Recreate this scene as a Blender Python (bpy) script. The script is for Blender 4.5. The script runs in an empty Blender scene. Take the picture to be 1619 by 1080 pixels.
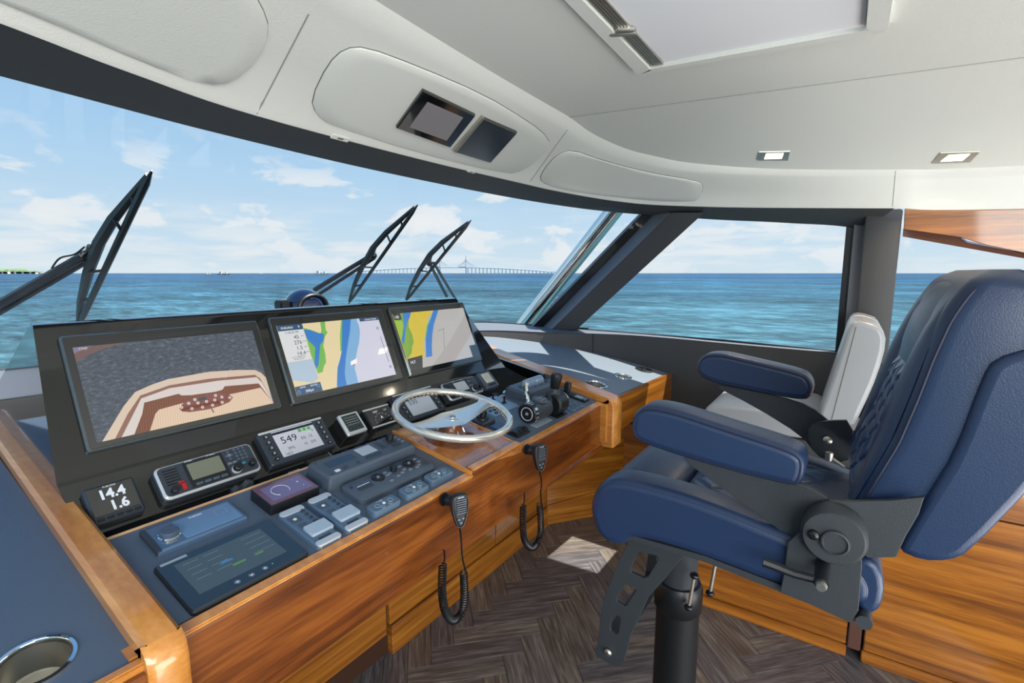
import bpy, bmesh, math, random
from math import sin, cos, radians as R, pi
from mathutils import Vector, Matrix
from mathutils.bvhtree import BVHTree
random.seed(7)
C = bpy.context.scene.collection
SC = bpy.context.scene

# ------------------------------------------------------------------ camera
FPX = 785.0
PITCH = math.atan(108 / FPX); YAW = R(34.2)
EYE = Vector((0, 0, 1.6))
FW = Vector((cos(YAW) * cos(PITCH), sin(YAW) * cos(PITCH), -sin(PITCH)))
RT = Vector((sin(YAW), -cos(YAW), 0))
UP = RT.cross(FW)
cd = bpy.data.cameras.new('camera'); cam = bpy.data.objects.new('camera', cd); C.objects.link(cam)
cd.sensor_width = 36; cd.lens = FPX / 1619 * 36; cd.clip_start = 0.02; cd.clip_end = 40000
M = Matrix((RT, UP, -FW)).transposed().to_4x4(); M.translation = EYE
cam.matrix_world = M
SC.camera = cam

# ------------------------------------------------------------------ colour, exposure, sky, sun, fill
SC.view_settings.view_transform = 'Standard'
SC.view_settings.look = 'None'
SC.view_settings.gamma = 1
SC.view_settings.use_curve_mapping = False
SC.view_settings.exposure = 0.0

def lin(c):
    return tuple(((v / 255) / 12.92 if v / 255 <= 0.04045 else ((v / 255 + 0.055) / 1.055) ** 2.4) for v in c)

def node(nt, t, **kw):
    n = nt.nodes.new(t)
    for k, v in kw.items():
        if k in n.inputs: n.inputs[k].default_value = v
        else: setattr(n, k, v)
    return n

def ramp(nt, stops, interp='LINEAR'):
    n = nt.nodes.new('ShaderNodeValToRGB'); n.color_ramp.interpolation = interp
    e = n.color_ramp.elements
    while len(e) > 1: e.remove(e[-1])
    e[0].position = stops[0][0]; e[0].color = (*stops[0][1], 1)
    for p, c in stops[1:]:
        x = e.new(p); x.color = (*c, 1)
    return n

W = bpy.data.worlds.new('sky'); SC.world = W; W.use_nodes = True
nt = W.node_tree; nt.nodes.clear(); lk = nt.links.new
tc = node(nt, 'ShaderNodeTexCoord'); sx = node(nt, 'ShaderNodeSeparateXYZ'); lk(tc.outputs['Generated'], sx.inputs[0])
grad = ramp(nt, [(0.0, lin((216, 232, 242))), (0.06, lin((204, 227, 244))), (0.20, lin((176, 213, 244))), (0.45, lin((140, 190, 238))), (1.0, lin((84, 140, 210)))])
lk(sx.outputs['Z'], grad.inputs[0])
# clouds: puffs on the direction sphere (flattened), and thin streaks close to the horizon
mp = node(nt, 'ShaderNodeMapping'); mp.inputs['Scale'].default_value = (1, 1, 2.3); mp.inputs['Location'].default_value = (0.35, 0.2, 0.0); lk(tc.outputs['Generated'], mp.inputs[0])
n1 = node(nt, 'ShaderNodeTexNoise'); n1.inputs['Scale'].default_value = 7.5; n1.inputs['Detail'].default_value = 10; n1.inputs['Roughness'].default_value = 0.55; n1.inputs['Distortion'].default_value = 0.25
lk(mp.outputs[0], n1.inputs['Vector'])
cl = ramp(nt, [(0.525, (0, 0, 0)), (0.575, (0.8,) * 3), (0.68, (1, 1, 1))]); lk(n1.outputs['Fac'], cl.inputs[0])
band = ramp(nt, [(0.0, (0.5,) * 3), (0.03, (0.9,) * 3), (0.15, (1.0,) * 3), (0.20, (0.3,) * 3), (0.25, (0.0,) * 3)]); lk(sx.outputs['Z'], band.inputs[0])
mu0 = node(nt, 'ShaderNodeMath', operation='MULTIPLY'); lk(cl.outputs[0], mu0.inputs[0]); lk(band.outputs[0], mu0.inputs[1])
mp3 = node(nt, 'ShaderNodeMapping'); mp3.inputs['Scale'].default_value = (1, 1, 6); lk(tc.outputs['Generated'], mp3.inputs[0])
n3 = node(nt, 'ShaderNodeTexNoise'); n3.inputs['Scale'].default_value = 7; n3.inputs['Detail'].default_value = 8; lk(mp3.outputs[0], n3.inputs['Vector'])
c3 = ramp(nt, [(0.46, (0, 0, 0)), (0.62, (0.8,) * 3)]); lk(n3.outputs['Fac'], c3.inputs[0])
b3 = ramp(nt, [(0.0, (0.6,) * 3), (0.04, (1,) * 3), (0.09, (0.6,) * 3), (0.13, (0,) * 3)]); lk(sx.outputs['Z'], b3.inputs[0])
mu1 = node(nt, 'ShaderNodeMath', operation='MULTIPLY'); lk(c3.outputs[0], mu1.inputs[0]); lk(b3.outputs[0], mu1.inputs[1])
mu = node(nt, 'ShaderNodeMath', operation='MAXIMUM'); lk(mu0.outputs[0], mu.inputs[0]); lk(mu1.outputs[0], mu.inputs[1])
mx = node(nt, 'ShaderNodeMix', data_type='RGBA'); lk(mu.outputs[0], mx.inputs[0]); lk(grad.outputs[0], mx.inputs[6]); mx.inputs[7].default_value = (*lin((240, 243, 246)), 1)
bg = node(nt, 'ShaderNodeBackground'); bg.inputs['Strength'].default_value = 1.0; lk(mx.outputs[2], bg.inputs['Color'])
wo = node(nt, 'ShaderNodeOutputWorld'); lk(bg.outputs[0], wo.inputs[0])

sl = bpy.data.lights.new('sun', 'SUN'); sl.energy = 11; sl.angle = R(0.55); sl.color = (1, 0.95, 0.86)
so = bpy.data.objects.new('sun', sl); C.objects.link(so)
so.rotation_euler = Vector((0.36, -0.42, 0.84)).to_track_quat('Z', 'Y').to_euler()

def area(name, loc, target, sx_, sy_, e, col=(1, 1, 1)):
    l = bpy.data.lights.new(name, 'AREA'); l.shape = 'RECTANGLE'; l.size = sx_; l.size_y = sy_; l.energy = e; l.color = col
    o = bpy.data.objects.new(name, l); C.objects.link(o); o.location = loc
    o.rotation_euler = (Vector(loc) - Vector(target)).to_track_quat('Z', 'Y').to_euler(); return o
area('aft_fill', (-1.6, -2.2, 2.0), (1.3, 0.9, 1.1), 2.8, 1.6, 145, (1, 0.98, 0.95))  # added fill, unseen behind the camera, brightens the console side
area('ceiling_fill', (0.7, -1.9, 0.35), (1.2, -0.5, 2.15), 2.4, 1.4, 78, (1, 0.98, 0.96))  # added fill, unseen and low aft, aimed up to lift the headliner

# ------------------------------------------------------------------ pixel rays onto real planes
def ray(x, y): return FW * FPX + RT * (x - 809.5) + UP * (540 - y)
def atX(x, y, X): r = ray(x, y); return EYE + r * (X / r.x)
def atY(x, y, Y): r = ray(x, y); return EYE + r * (Y / r.y)
def atZ(x, y, Z): r = ray(x, y); return EYE + r * ((Z - 1.6) / r.z)
def atP(x, y, p, n): r = ray(x, y); return EYE + r * ((Vector(p) - EYE).dot(n) / r.dot(n))

# ------------------------------------------------------------------ materials
MATS = {}
def mat(name, col, rough=0.5, metal=0.0, coat=0.0, bump=0.0, bscale=300, emit=0.0, spec=0.5, vary=0.0, vscale=8, coatrough=0.05):
    if name in MATS: return MATS[name]
    m = bpy.data.materials.new(name); m.use_nodes = True; nt = m.node_tree; lk = nt.links.new
    b = nt.nodes['Principled BSDF']; c = lin(col)
    b.inputs['Base Color'].default_value = (*c, 1); b.inputs['Roughness'].default_value = rough; b.inputs['Metallic'].default_value = metal
    b.inputs['Coat Weight'].default_value = coat; b.inputs['Coat Roughness'].default_value = coatrough; b.inputs['Specular IOR Level'].default_value = spec
    tcn = node(nt, 'ShaderNodeTexCoord')
    if vary:
        n = node(nt, 'ShaderNodeTexNoise'); n.inputs['Scale'].default_value = vscale; n.inputs['Detail'].default_value = 4; lk(tcn.outputs['Object'], n.inputs['Vector'])
        r = ramp(nt, [(0.3, tuple(v * (1 - vary) for v in c)), (0.7, tuple(min(1, v * (1 + vary)) for v in c))]); lk(n.outputs['Fac'], r.inputs[0]); lk(r.outputs[0], b.inputs['Base Color'])
    if bump:
        n = node(nt, 'ShaderNodeTexNoise'); n.inputs['Scale'].default_value = bscale; n.inputs['Detail'].default_value = 2; lk(tcn.outputs['Object'], n.inputs['Vector'])
        bp = node(nt, 'ShaderNodeBump'); bp.inputs['Strength'].default_value = bump; bp.inputs['Distance'].default_value = 0.002; lk(n.outputs['Fac'], bp.inputs['Height']); lk(bp.outputs[0], b.inputs['Normal'])
    if emit:
        b.inputs['Emission Color'].default_value = (*c, 1); b.inputs['Emission Strength'].default_value = emit
    MATS[name] = m; return m

def wood(name, c1, c2, c3, rot=(0, 0, 0), scale=(1, 14, 14), coat=0.8, swirl=0.6, nscale=1.6, rough=0.3):
    m = bpy.data.materials.new(name); m.use_nodes = True; nt = m.node_tree; lk = nt.links.new
    b = nt.nodes['Principled BSDF']; b.inputs['Roughness'].default_value = rough; b.inputs['Coat Weight'].default_value = coat; b.inputs['Coat Roughness'].default_value = 0.06
    t = node(nt, 'ShaderNodeTexCoord'); mp = node(nt, 'ShaderNodeMapping'); mp.inputs['Rotation'].default_value = rot; mp.inputs['Scale'].default_value = scale; lk(t.outputs['Object'], mp.inputs[0])
    n = node(nt, 'ShaderNodeTexNoise'); n.inputs['Scale'].default_value = nscale; n.inputs['Detail'].default_value = 5; n.inputs['Roughness'].default_value = 0.55; n.inputs['Distortion'].default_value = swirl; lk(mp.outputs[0], n.inputs['Vector'])
    mp2 = node(nt, 'ShaderNodeMapping'); mp2.inputs['Rotation'].default_value = rot; mp2.inputs['Scale'].default_value = tuple(s * 6 if i else s * 2 for i, s in enumerate(scale)); lk(t.outputs['Object'], mp2.inputs[0])
    f = node(nt, 'ShaderNodeTexNoise'); f.inputs['Scale'].default_value = nscale * 2; f.inputs['Detail'].default_value = 3; lk(mp2.outputs[0], f.inputs['Vector'])
    ad = node(nt, 'ShaderNodeMath', operation='MULTIPLY_ADD'); ad.inputs[1].default_value = 0.42; lk(f.outputs['Fac'], ad.inputs[0])
    sb = node(nt, 'ShaderNodeMath', operation='SUBTRACT'); sb.inputs[1].default_value = 0.21; lk(n.outputs['Fac'], sb.inputs[0]); lk(sb.outputs[0], ad.inputs[2])
    r = ramp(nt, [(0.30, lin(c1)), (0.5, lin(c2)), (0.68, lin(c3))]); lk(ad.outputs[0], r.inputs[0]); lk(r.outputs[0], b.inputs['Base Color'])
    MATS[name] = m; return m

WAL = wood('walnut_gloss', (70, 34, 10), (108, 55, 16), (142, 80, 28), scale=(1.3, 5, 9), rot=(0, R(10), 0), swirl=1.2, nscale=1.2)
TEAK = wood('teak_gloss', (108, 62, 14), (146, 88, 22), (180, 118, 40), scale=(.7, .7, 20), swirl=0.35)
TEAKY = wood('teak_fore_aft', (106, 58, 14), (146, 86, 22), (176, 110, 36), scale=(5, .6, 20), swirl=0.4)
TRIMW = wood('teak_trim', (184, 116, 48), (202, 134, 60), (218, 154, 80), scale=(12, .4, 12), swirl=0.2)
EDGEW = mat('pale_wood_edge', (226, 180, 128), 0.25, coat=0.7)
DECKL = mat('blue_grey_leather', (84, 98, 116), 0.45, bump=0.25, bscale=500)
BLACKG = mat('gloss_black_panel', (15, 16, 15), 0.12, coat=0.6, vary=0.2, vscale=60)
BLACK = mat('black_plastic', (24, 27, 31), 0.38)
GREYP = mat('slate_plastic', (72, 84, 98), 0.42)
GREYD = mat('dark_slate_plastic', (50, 57, 66), 0.4)
SILV = mat('silver_rim', (206, 210, 212), 0.32, metal=0.35)
CHROME = mat('chrome', (232, 232, 228), 0.06, metal=1.0)
STEEL = mat('brushed_steel', (196, 192, 182), 0.38, metal=1.0)
WHITE = mat('headliner_vinyl', (224, 223, 215), 0.6, bump=0.35, bscale=260)
WHITE2 = mat('access_panel_vinyl', (220, 220, 212), 0.62, bump=0.35, bscale=260)
SHADE = mat('hatch_shade', (234, 234, 236), 0.7)
CHAR = mat('charcoal_leather', (54, 55, 57), 0.55, bump=0.3, bscale=420)
CHARL = mat('sill_leather', (104, 108, 116), 0.5, bump=0.2, bscale=420)
BLUE = mat('navy_blue_leather', (33, 51, 82), 0.36, bump=0.22, bscale=420, coat=0.08, coatrough=0.3)
BLUE2 = mat('quilted_blue_leather', (42, 64, 100), 0.34, bump=0.22, bscale=420)
PIPE = mat('piping_navy', (18, 30, 56), 0.6)
FRAME = mat('powder_coat', (48, 53, 57), 0.5, bump=0.4, bscale=700)
COLM = mat('black_column', (20, 22, 24), 0.4)
GREYL = mat('pearl_grey_leather', (160, 162, 164), 0.36, bump=0.15, bscale=400, coat=0.15, coatrough=0.25)
SCRN = mat('screen_glass_black', (10, 12, 14), 0.06, coat=0.5)
RUB = mat('black_rubber', (14, 16, 20), 0.35)
PRINT = mat('white_print', (225, 230, 235), 0.5)
KEY = mat('key_grey', (110, 120, 132), 0.4)
RED = mat('red_key', (170, 30, 36), 0.4)
CYAN = mat('cyan_key', (60, 150, 180), 0.4)
def em(name, col, s=0.9):
    return mat('lit_' + name, col, 0.25, emit=s, spec=0.5, coat=0.3) if False else _em(name, col, s)
def _em(name, col, s):
    k = 'lit_' + name
    if k in MATS: return MATS[k]
    m = bpy.data.materials.new(k); m.use_nodes = True; b = m.node_tree.nodes['Principled BSDF']
    b.inputs['Base Color'].default_value = (0.01, 0.01, 0.01, 1); b.inputs['Roughness'].default_value = 0.1
    b.inputs['Emission Color'].default_value = (*lin(col), 1); b.inputs['Emission Strength'].default_value = s; b.inputs['Coat Weight'].default_value = 1; b.inputs['Coat IOR'].default_value = 1.9; b.inputs['Coat Roughness'].default_value = .02
    MATS[k] = m; return m

def glassmat(name, f, tint):
    m = bpy.data.materials.new(name); m.use_nodes = True; nt = m.node_tree; nt.nodes.clear(); lk = nt.links.new
    t = node(nt, 'ShaderNodeBsdfTransparent'); t.inputs[0].default_value = (*tint, 1)
    g = node(nt, 'ShaderNodeBsdfGlossy'); g.inputs['Roughness'].default_value = 0.0
    fr = node(nt, 'ShaderNodeLayerWeight'); fr.inputs['Blend'].default_value = 0.5
    pw_ = node(nt, 'ShaderNodeMath', operation='POWER'); pw_.inputs[1].default_value = 5; lk(fr.outputs['Facing'], pw_.inputs[0])
    ma = node(nt, 'ShaderNodeMath', operation='MULTIPLY_ADD'); ma.inputs[1].default_value = 0.03; ma.inputs[2].default_value = f; lk(pw_.outputs[0], ma.inputs[0])
    mxs = node(nt, 'ShaderNodeMixShader'); lk(ma.outputs[0], mxs.inputs[0]); lk(t.outputs[0], mxs.inputs[1]); lk(g.outputs[0], mxs.inputs[2])
    o = node(nt, 'ShaderNodeOutputMaterial'); lk(mxs.outputs[0], o.inputs[0]); return m
GLASS = glassmat('window_glass', 0.012, (0.98, 0.99, 0.99))

for m_, i_ in ((SCRN, 1.8), (BLACKG, 1.55)):
    b_ = m_.node_tree.nodes['Principled BSDF']; b_.inputs['Coat Weight'].default_value = 1; b_.inputs['Coat IOR'].default_value = i_
# ------------------------------------------------------------------ mesh helpers
def obj(name, bm, m, parent=None, smooth=True, ang=35):
    me = bpy.data.meshes.new(name)
    bmesh.ops.recalc_face_normals(bm, faces=bm.faces)
    bm.to_mesh(me); bm.free()
    for mm in (m if isinstance(m, (list, tuple)) else [m]): me.materials.append(mm)
    if smooth:
        me.shade_smooth(); me.set_sharp_from_angle(angle=R(ang))
        if 'flat' in me.attributes:
            for pl_, a_ in zip(me.polygons, me.attributes['flat'].data):
                if a_.value: pl_.use_smooth = False
    o = bpy.data.objects.new(name, me); C.objects.link(o)
    if parent: o.parent = parent
    return o
def tag(o, label, cat, group=None, kind=None):
    o['label'] = label; o['category'] = cat
    if group: o['group'] = group
    if kind: o['kind'] = kind
    return o
def struct(o): o['kind'] = 'structure'; return o
def thing(name, label, cat, mtx=None, loc=None, group=None):
    o = bpy.data.objects.new(name, None); C.objects.link(o); o.empty_display_size = 0.05
    if mtx is not None: o.matrix_world = mtx
    if loc is not None: o.location = loc
    return tag(o, label, cat, group)
def rr_pts(cx, cy, w, h, r, n=4):
    r = max(0.0005, min(r, w / 2 - 1e-4, h / 2 - 1e-4)); P = []
    for (sx_, sy_, a0) in ((1, 1, 0), (-1, 1, 90), (-1, -1, 180), (1, -1, 270)):
        for k in range(n + 1):
            a = R(a0 + 90 * k / n); P.append((cx + sx_ * (w / 2 - r) + r * cos(a), cy + sy_ * (h / 2 - r) + r * sin(a)))
    return P
def ring(bm, pts): return [bm.verts.new(p) for p in pts]
def bridge(bm, a, b, closed=True):
    n = len(a)
    for i in range(n if closed else n - 1): bm.faces.new((a[i], a[(i + 1) % n], b[(i + 1) % n], b[i]))
def rbox(bm, cx, cy, w, h, z0, z1, r=0.004, bev=0.0015, n=3, base=True):
    """rounded box: cx,cy,w,h in plan, from z0 to z1, bevelled top"""
    a = ring(bm, [(x, y, z0) for x, y in rr_pts(cx, cy, w, h, r, n)])
    b = ring(bm, [(x, y, z1 - bev) for x, y in rr_pts(cx, cy, w, h, r, n)])
    c = ring(bm, [(x, y, z1) for x, y in rr_pts(cx, cy, w - 2 * bev, h - 2 * bev, max(r - bev, 0.0006), n)])
    bridge(bm, a, b); bridge(bm, b, c); bm.faces.new(c)
    if base: bm.faces.new(a[::-1])
def box(bm, x0, x1, y0, y1, z0, z1):
    v = [bm.verts.new((x, y, z)) for z in (z0, z1) for y in (y0, y1) for x in (x0, x1)]
    for f in ((0, 2, 3, 1), (4, 5, 7, 6), (0, 1, 5, 4), (2, 6, 7, 3), (0, 4, 6, 2), (1, 3, 7, 5)): bm.faces.new([v[i] for i in f])
def bx(name, dims, m, parent=None, bev=0.0, seg=2):
    bm = bmesh.new(); box(bm, *dims)
    if bev: bmesh.ops.bevel(bm, geom=bm.edges[:], offset=bev, segments=seg, profile=0.5, affect='EDGES')
    return obj(name, bm, m, parent)
def lathe(bm, prof, ctr=(0, 0, 0), axis='Z', n=28, mtx=None):
    rs = []
    for r_, h in prof:
        P = []
        for k in range(n):
            a = 2 * pi * k / n; c_, s_ = r_ * cos(a), r_ * sin(a)
            v = {'Z': (c_, s_, h), 'X': (h, c_, s_), 'Y': (c_, h, s_)}[axis]
            v = Vector(v) + Vector(ctr)
            if mtx is not None: v = mtx @ v
            P.append(v)
        rs.append(ring(bm, P))
    for a, b in zip(rs, rs[1:]): bridge(bm, a, b)
    bm.faces.new(rs[0][::-1]); bm.faces.new(rs[-1])
def cyl(bm, p0, p1, r0, r1=None, n=14):
    r1 = r0 if r1 is None else r1; p0 = Vector(p0); p1 = Vector(p1); d = (p1 - p0).normalized()
    u = d.orthogonal().normalized(); w = d.cross(u)
    a = ring(bm, [p0 + (u * cos(2 * pi * k / n) + w * sin(2 * pi * k / n)) * r0 for k in range(n)])
    b = ring(bm, [p1 + (u * cos(2 * pi * k / n) + w * sin(2 * pi * k / n)) * r1 for k in range(n)])
    bridge(bm, a, b); bm.faces.new(a[::-1]); bm.faces.new(b)
def tube(bm, pts, r, n=8, closed=False):
    pts = [Vector(p) for p in pts]; N = len(pts); rs = []; u = None
    for i, p in enumerate(pts):
        if closed: d = (pts[(i + 1) % N] - pts[i - 1]).normalized()
        else: d = (pts[min(i + 1, N - 1)] - pts[max(i - 1, 0)]).normalized()
        if u is None: u = d.orthogonal().normalized()
        u = (u - d * u.dot(d)).normalized(); w = d.cross(u)
        rr = r(i / (N - 1)) if callable(r) else r
        rs.append(ring(bm, [p + (u * cos(2 * pi * k / n) + w * sin(2 * pi * k / n)) * rr for k in range(n)]))
    for a, b in zip(rs, rs[1:]): bridge(bm, a, b)
    if closed: bridge(bm, rs[-1], rs[0])
    else: bm.faces.new(rs[0][::-1]); bm.faces.new(rs[-1])
def smooth_poly(P, it=2, closed=True):
    P = [Vector(p) for p in P]
    for _ in range(it):
        Q = []; n = len(P)
        rng = range(n) if closed else range(n - 1)
        if not closed: Q.append(P[0])
        for i in rng:
            a, b = P[i], P[(i + 1) % n]; Q += [a * 0.75 + b * 0.25, a * 0.25 + b * 0.75]
        if not closed: Q.append(P[-1])
        P = Q
    return P
def inset(P, d):
    n = len(P); A = sum(P[i].x * P[(i + 1) % n].y - P[(i + 1) % n].x * P[i].y for i in range(n)); s = 1 if A > 0 else -1
    out = []
    for i in range(n):
        e = P[(i + 1) % n] - P[i - 1]
        nn = Vector((-e.y, e.x)).normalized() * s
        out.append(P[i] + nn * d)
    for _ in range(12):                              # collapse edges that turned over at tight corners
        for i in range(n):
            j = (i + 1) % n
            if (out[j] - out[i]).dot(P[j] - P[i]) < 0:
                m_ = (out[i] + out[j]) / 2; out[i] = m_.copy(); out[j] = m_.copy()
    return out
def pad(bm, poly, x0, x1, r, sm=2, mapf=None, steps=4, crown=0.0):
    bm.faces.layers.int.get('flat') or bm.faces.layers.int.new('flat')
    P = smooth_poly([Vector(p) for p in poly], sm); mapf = mapf or (lambda x, p: (x, p.x, p.y))
    rs = []
    prof = [(r * (1 - sin(pi / 2 * k / steps)), r * (1 - cos(pi / 2 * k / steps))) for k in range(steps + 1)]
    # prof: (inset, depth) from cap rim (inset r, depth 0) to full outline (inset 0, depth r)
    for ins, dep in prof: rs.append(ring(bm, [mapf(x0 + dep, p) for p in inset(P, ins)]))
    for ins, dep in prof[::-1]: rs.append(ring(bm, [mapf(x1 - dep, p) for p in inset(P, ins)]))
    for a, b in zip(rs, rs[1:]): bridge(bm, a, b)
    for rg, sgn, x in ((rs[0], -1, x0), (rs[-1], 1, x1)):
        f_ = bm.faces.new(rg); f_[bm.faces.layers.int.get('flat') or bm.faces.layers.int.new('flat')] = 1
    return P
def quilt(bm, fn, nu, nv, cells_u, cells_v, depth, th=0.012):
    """grid surface fn(u,v)->(point, normal) with diamond stitching grooves"""
    g = []
    for j in range(nv + 1):
        row = []
        for i in range(nu + 1):
            u, v = i / nu, j / nv; p, n = fn(u, v)
            a = (u * cells_u + v * cells_v) % 1.0; b = (u * cells_u - v * cells_v) % 1.0
            da = min(a, 1 - a); db = min(b, 1 - b); d = min(da, db)
            e = min(u, 1 - u, v, 1 - v) * 12
            hgt = depth * (min(1, d / 0.16) ** 0.5) * min(1, e)
            row.append(bm.verts.new(Vector(p) + Vector(n) * hgt))
        g.append(row)
    for j in range(nv):
        for i in range(nu): bm.faces.new((g[j][i], g[j][i + 1], g[j + 1][i + 1], g[j + 1][i]))
def slab(bm, pts, th, nrm=None, bev=0.0, mi=0):
    """polygon in 3D, front face on pts, thickness th away from nrm"""
    pts = [Vector(p) for p in pts]
    if nrm is None:
        nrm = Vector((0, 0, 0)); n = len(pts)
        for i in range(n): nrm += pts[i].cross(pts[(i + 1) % n])
        nrm.normalize()
        if nrm.dot(EYE - pts[0]) < 0: nrm = -nrm
    c = sum(pts, Vector()) / len(pts)
    a = ring(bm, [p - nrm * th for p in pts]); b = ring(bm, [p - nrm * bev for p in pts]); bridge(bm, a, b)
    if bev:
        t = ring(bm, [p + (c - p).normalized() * bev for p in pts]); bridge(bm, b, t); b = t
    fs = [bm.faces.new(b), bm.faces.new(a[::-1])]
    return nrm
def plate2d(name, outlines, th, m, parent, mtx, bev=0.0015):
    """flat plate with holes: outlines[0] outer, rest holes; local xy, extruded +-th/2"""
    cu = bpy.data.curves.new(name, 'CURVE'); cu.dimensions = '2D'; cu.fill_mode = 'BOTH'; cu.extrude = th / 2; cu.bevel_depth = bev; cu.bevel_resolution = 1; cu.offset = -bev
    for P in outlines:
        s = cu.splines.new('POLY'); s.points.add(len(P) - 1); s.use_cyclic_u = True
        for i, p in enumerate(P): s.points[i].co = (p[0], p[1], 0, 1)
    t = bpy.data.objects.new('tmp', cu); C.objects.link(t)
    dg = bpy.context.evaluated_depsgraph_get(); me = bpy.data.meshes.new_from_object(t.evaluated_get(dg))
    bpy.data.objects.remove(t); bpy.data.curves.remove(cu)
    me.transform(mtx); me.name = name; me.materials.clear(); me.materials.append(m); me.shade_smooth(); me.set_sharp_from_angle(angle=R(35))
    o = bpy.data.objects.new(name, me); C.objects.link(o); o.parent = parent; return o
def lettering(txt, x, y, z, size, m, parent, align='LEFT', th=0.0002, name='lettering', mtx=None, sx_=1.0, bold=0.0):
    cu = bpy.data.curves.new(name, 'FONT'); cu.offset = bold; cu.body = txt; cu.size = size; cu.align_x = align; cu.extrude = th; cu.resolution_u = 2
    t = bpy.data.objects.new('tmp', cu); C.objects.link(t)
    dg = bpy.context.evaluated_depsgraph_get(); me = bpy.data.meshes.new_from_object(t.evaluated_get(dg))
    bpy.data.objects.remove(t); bpy.data.curves.remove(cu)
    me.transform(Matrix.Translation((x, y, z)) @ Matrix.Diagonal((sx_, 1, 1, 1)))
    if mtx is not None: me.transform(mtx)
    me.name = name; me.materials.clear(); me.materials.append(m)
    o = bpy.data.objects.new(name, me); C.objects.link(o); o.parent = parent; return o
def flat(bm, pts, z, mi=0):
    f = bm.faces.new([bm.verts.new((p[0], p[1], z)) for p in pts]); f.material_index = mi; return f
def frame(y0, z0, ang):
    a = R(ang); X = Vector((1, 0, 0)); T = Vector((0, cos(a), sin(a))); N = Vector((0, -sin(a), cos(a)))
    m = Matrix((X, T, N)).transposed().to_4x4(); m.translation = (0, y0, z0); return m
DECK = frame(0.923, 0.98, 11); PAN = frame(1.30, 1.015, 45); SCR = frame(1.42, 1.134, 67)
def on(fr, s, t, h=0.0): return fr @ Matrix.Translation((s, t, h))
def dk(s, t, h=0.0): return fr_pt(DECK, s, t, h)
def fr_pt(fr, s, t, h=0.0): return fr @ Vector((s, t, h))
def pxfr(fr, x, y, h=0.0):
    n = fr.to_3x3() @ Vector((0, 0, 1)); p = fr @ Vector((0, 0, h)); q = fr.inverted() @ atP(x, y, p, n); return (q.x, q.y)
def loft(name, rows, m, parent=None, closed=False, ang=50):
    bm = bmesh.new(); rs = [ring(bm, r_) for r_ in rows]
    for a, b in zip(rs, rs[1:]): bridge(bm, a, b, closed)
    return obj(name, bm, m, parent, ang=ang)
def cr(P, n=6):
    """Catmull-Rom through 3D points"""
    P = [Vector(p) for p in P]; out = []
    for i in range(len(P) - 1):
        p0 = P[max(i - 1, 0)]; p1 = P[i]; p2 = P[i + 1]; p3 = P[min(i + 2, len(P) - 1)]
        for k in range(n):
            t = k / n; out.append(0.5 * ((2 * p1) + (p2 - p0) * t + (2 * p0 - 5 * p1 + 4 * p2 - p3) * t * t + (3 * p1 - p0 - 3 * p2 + p3) * t ** 3))
    out.append(P[-1]); return out
exec_order = []

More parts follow.
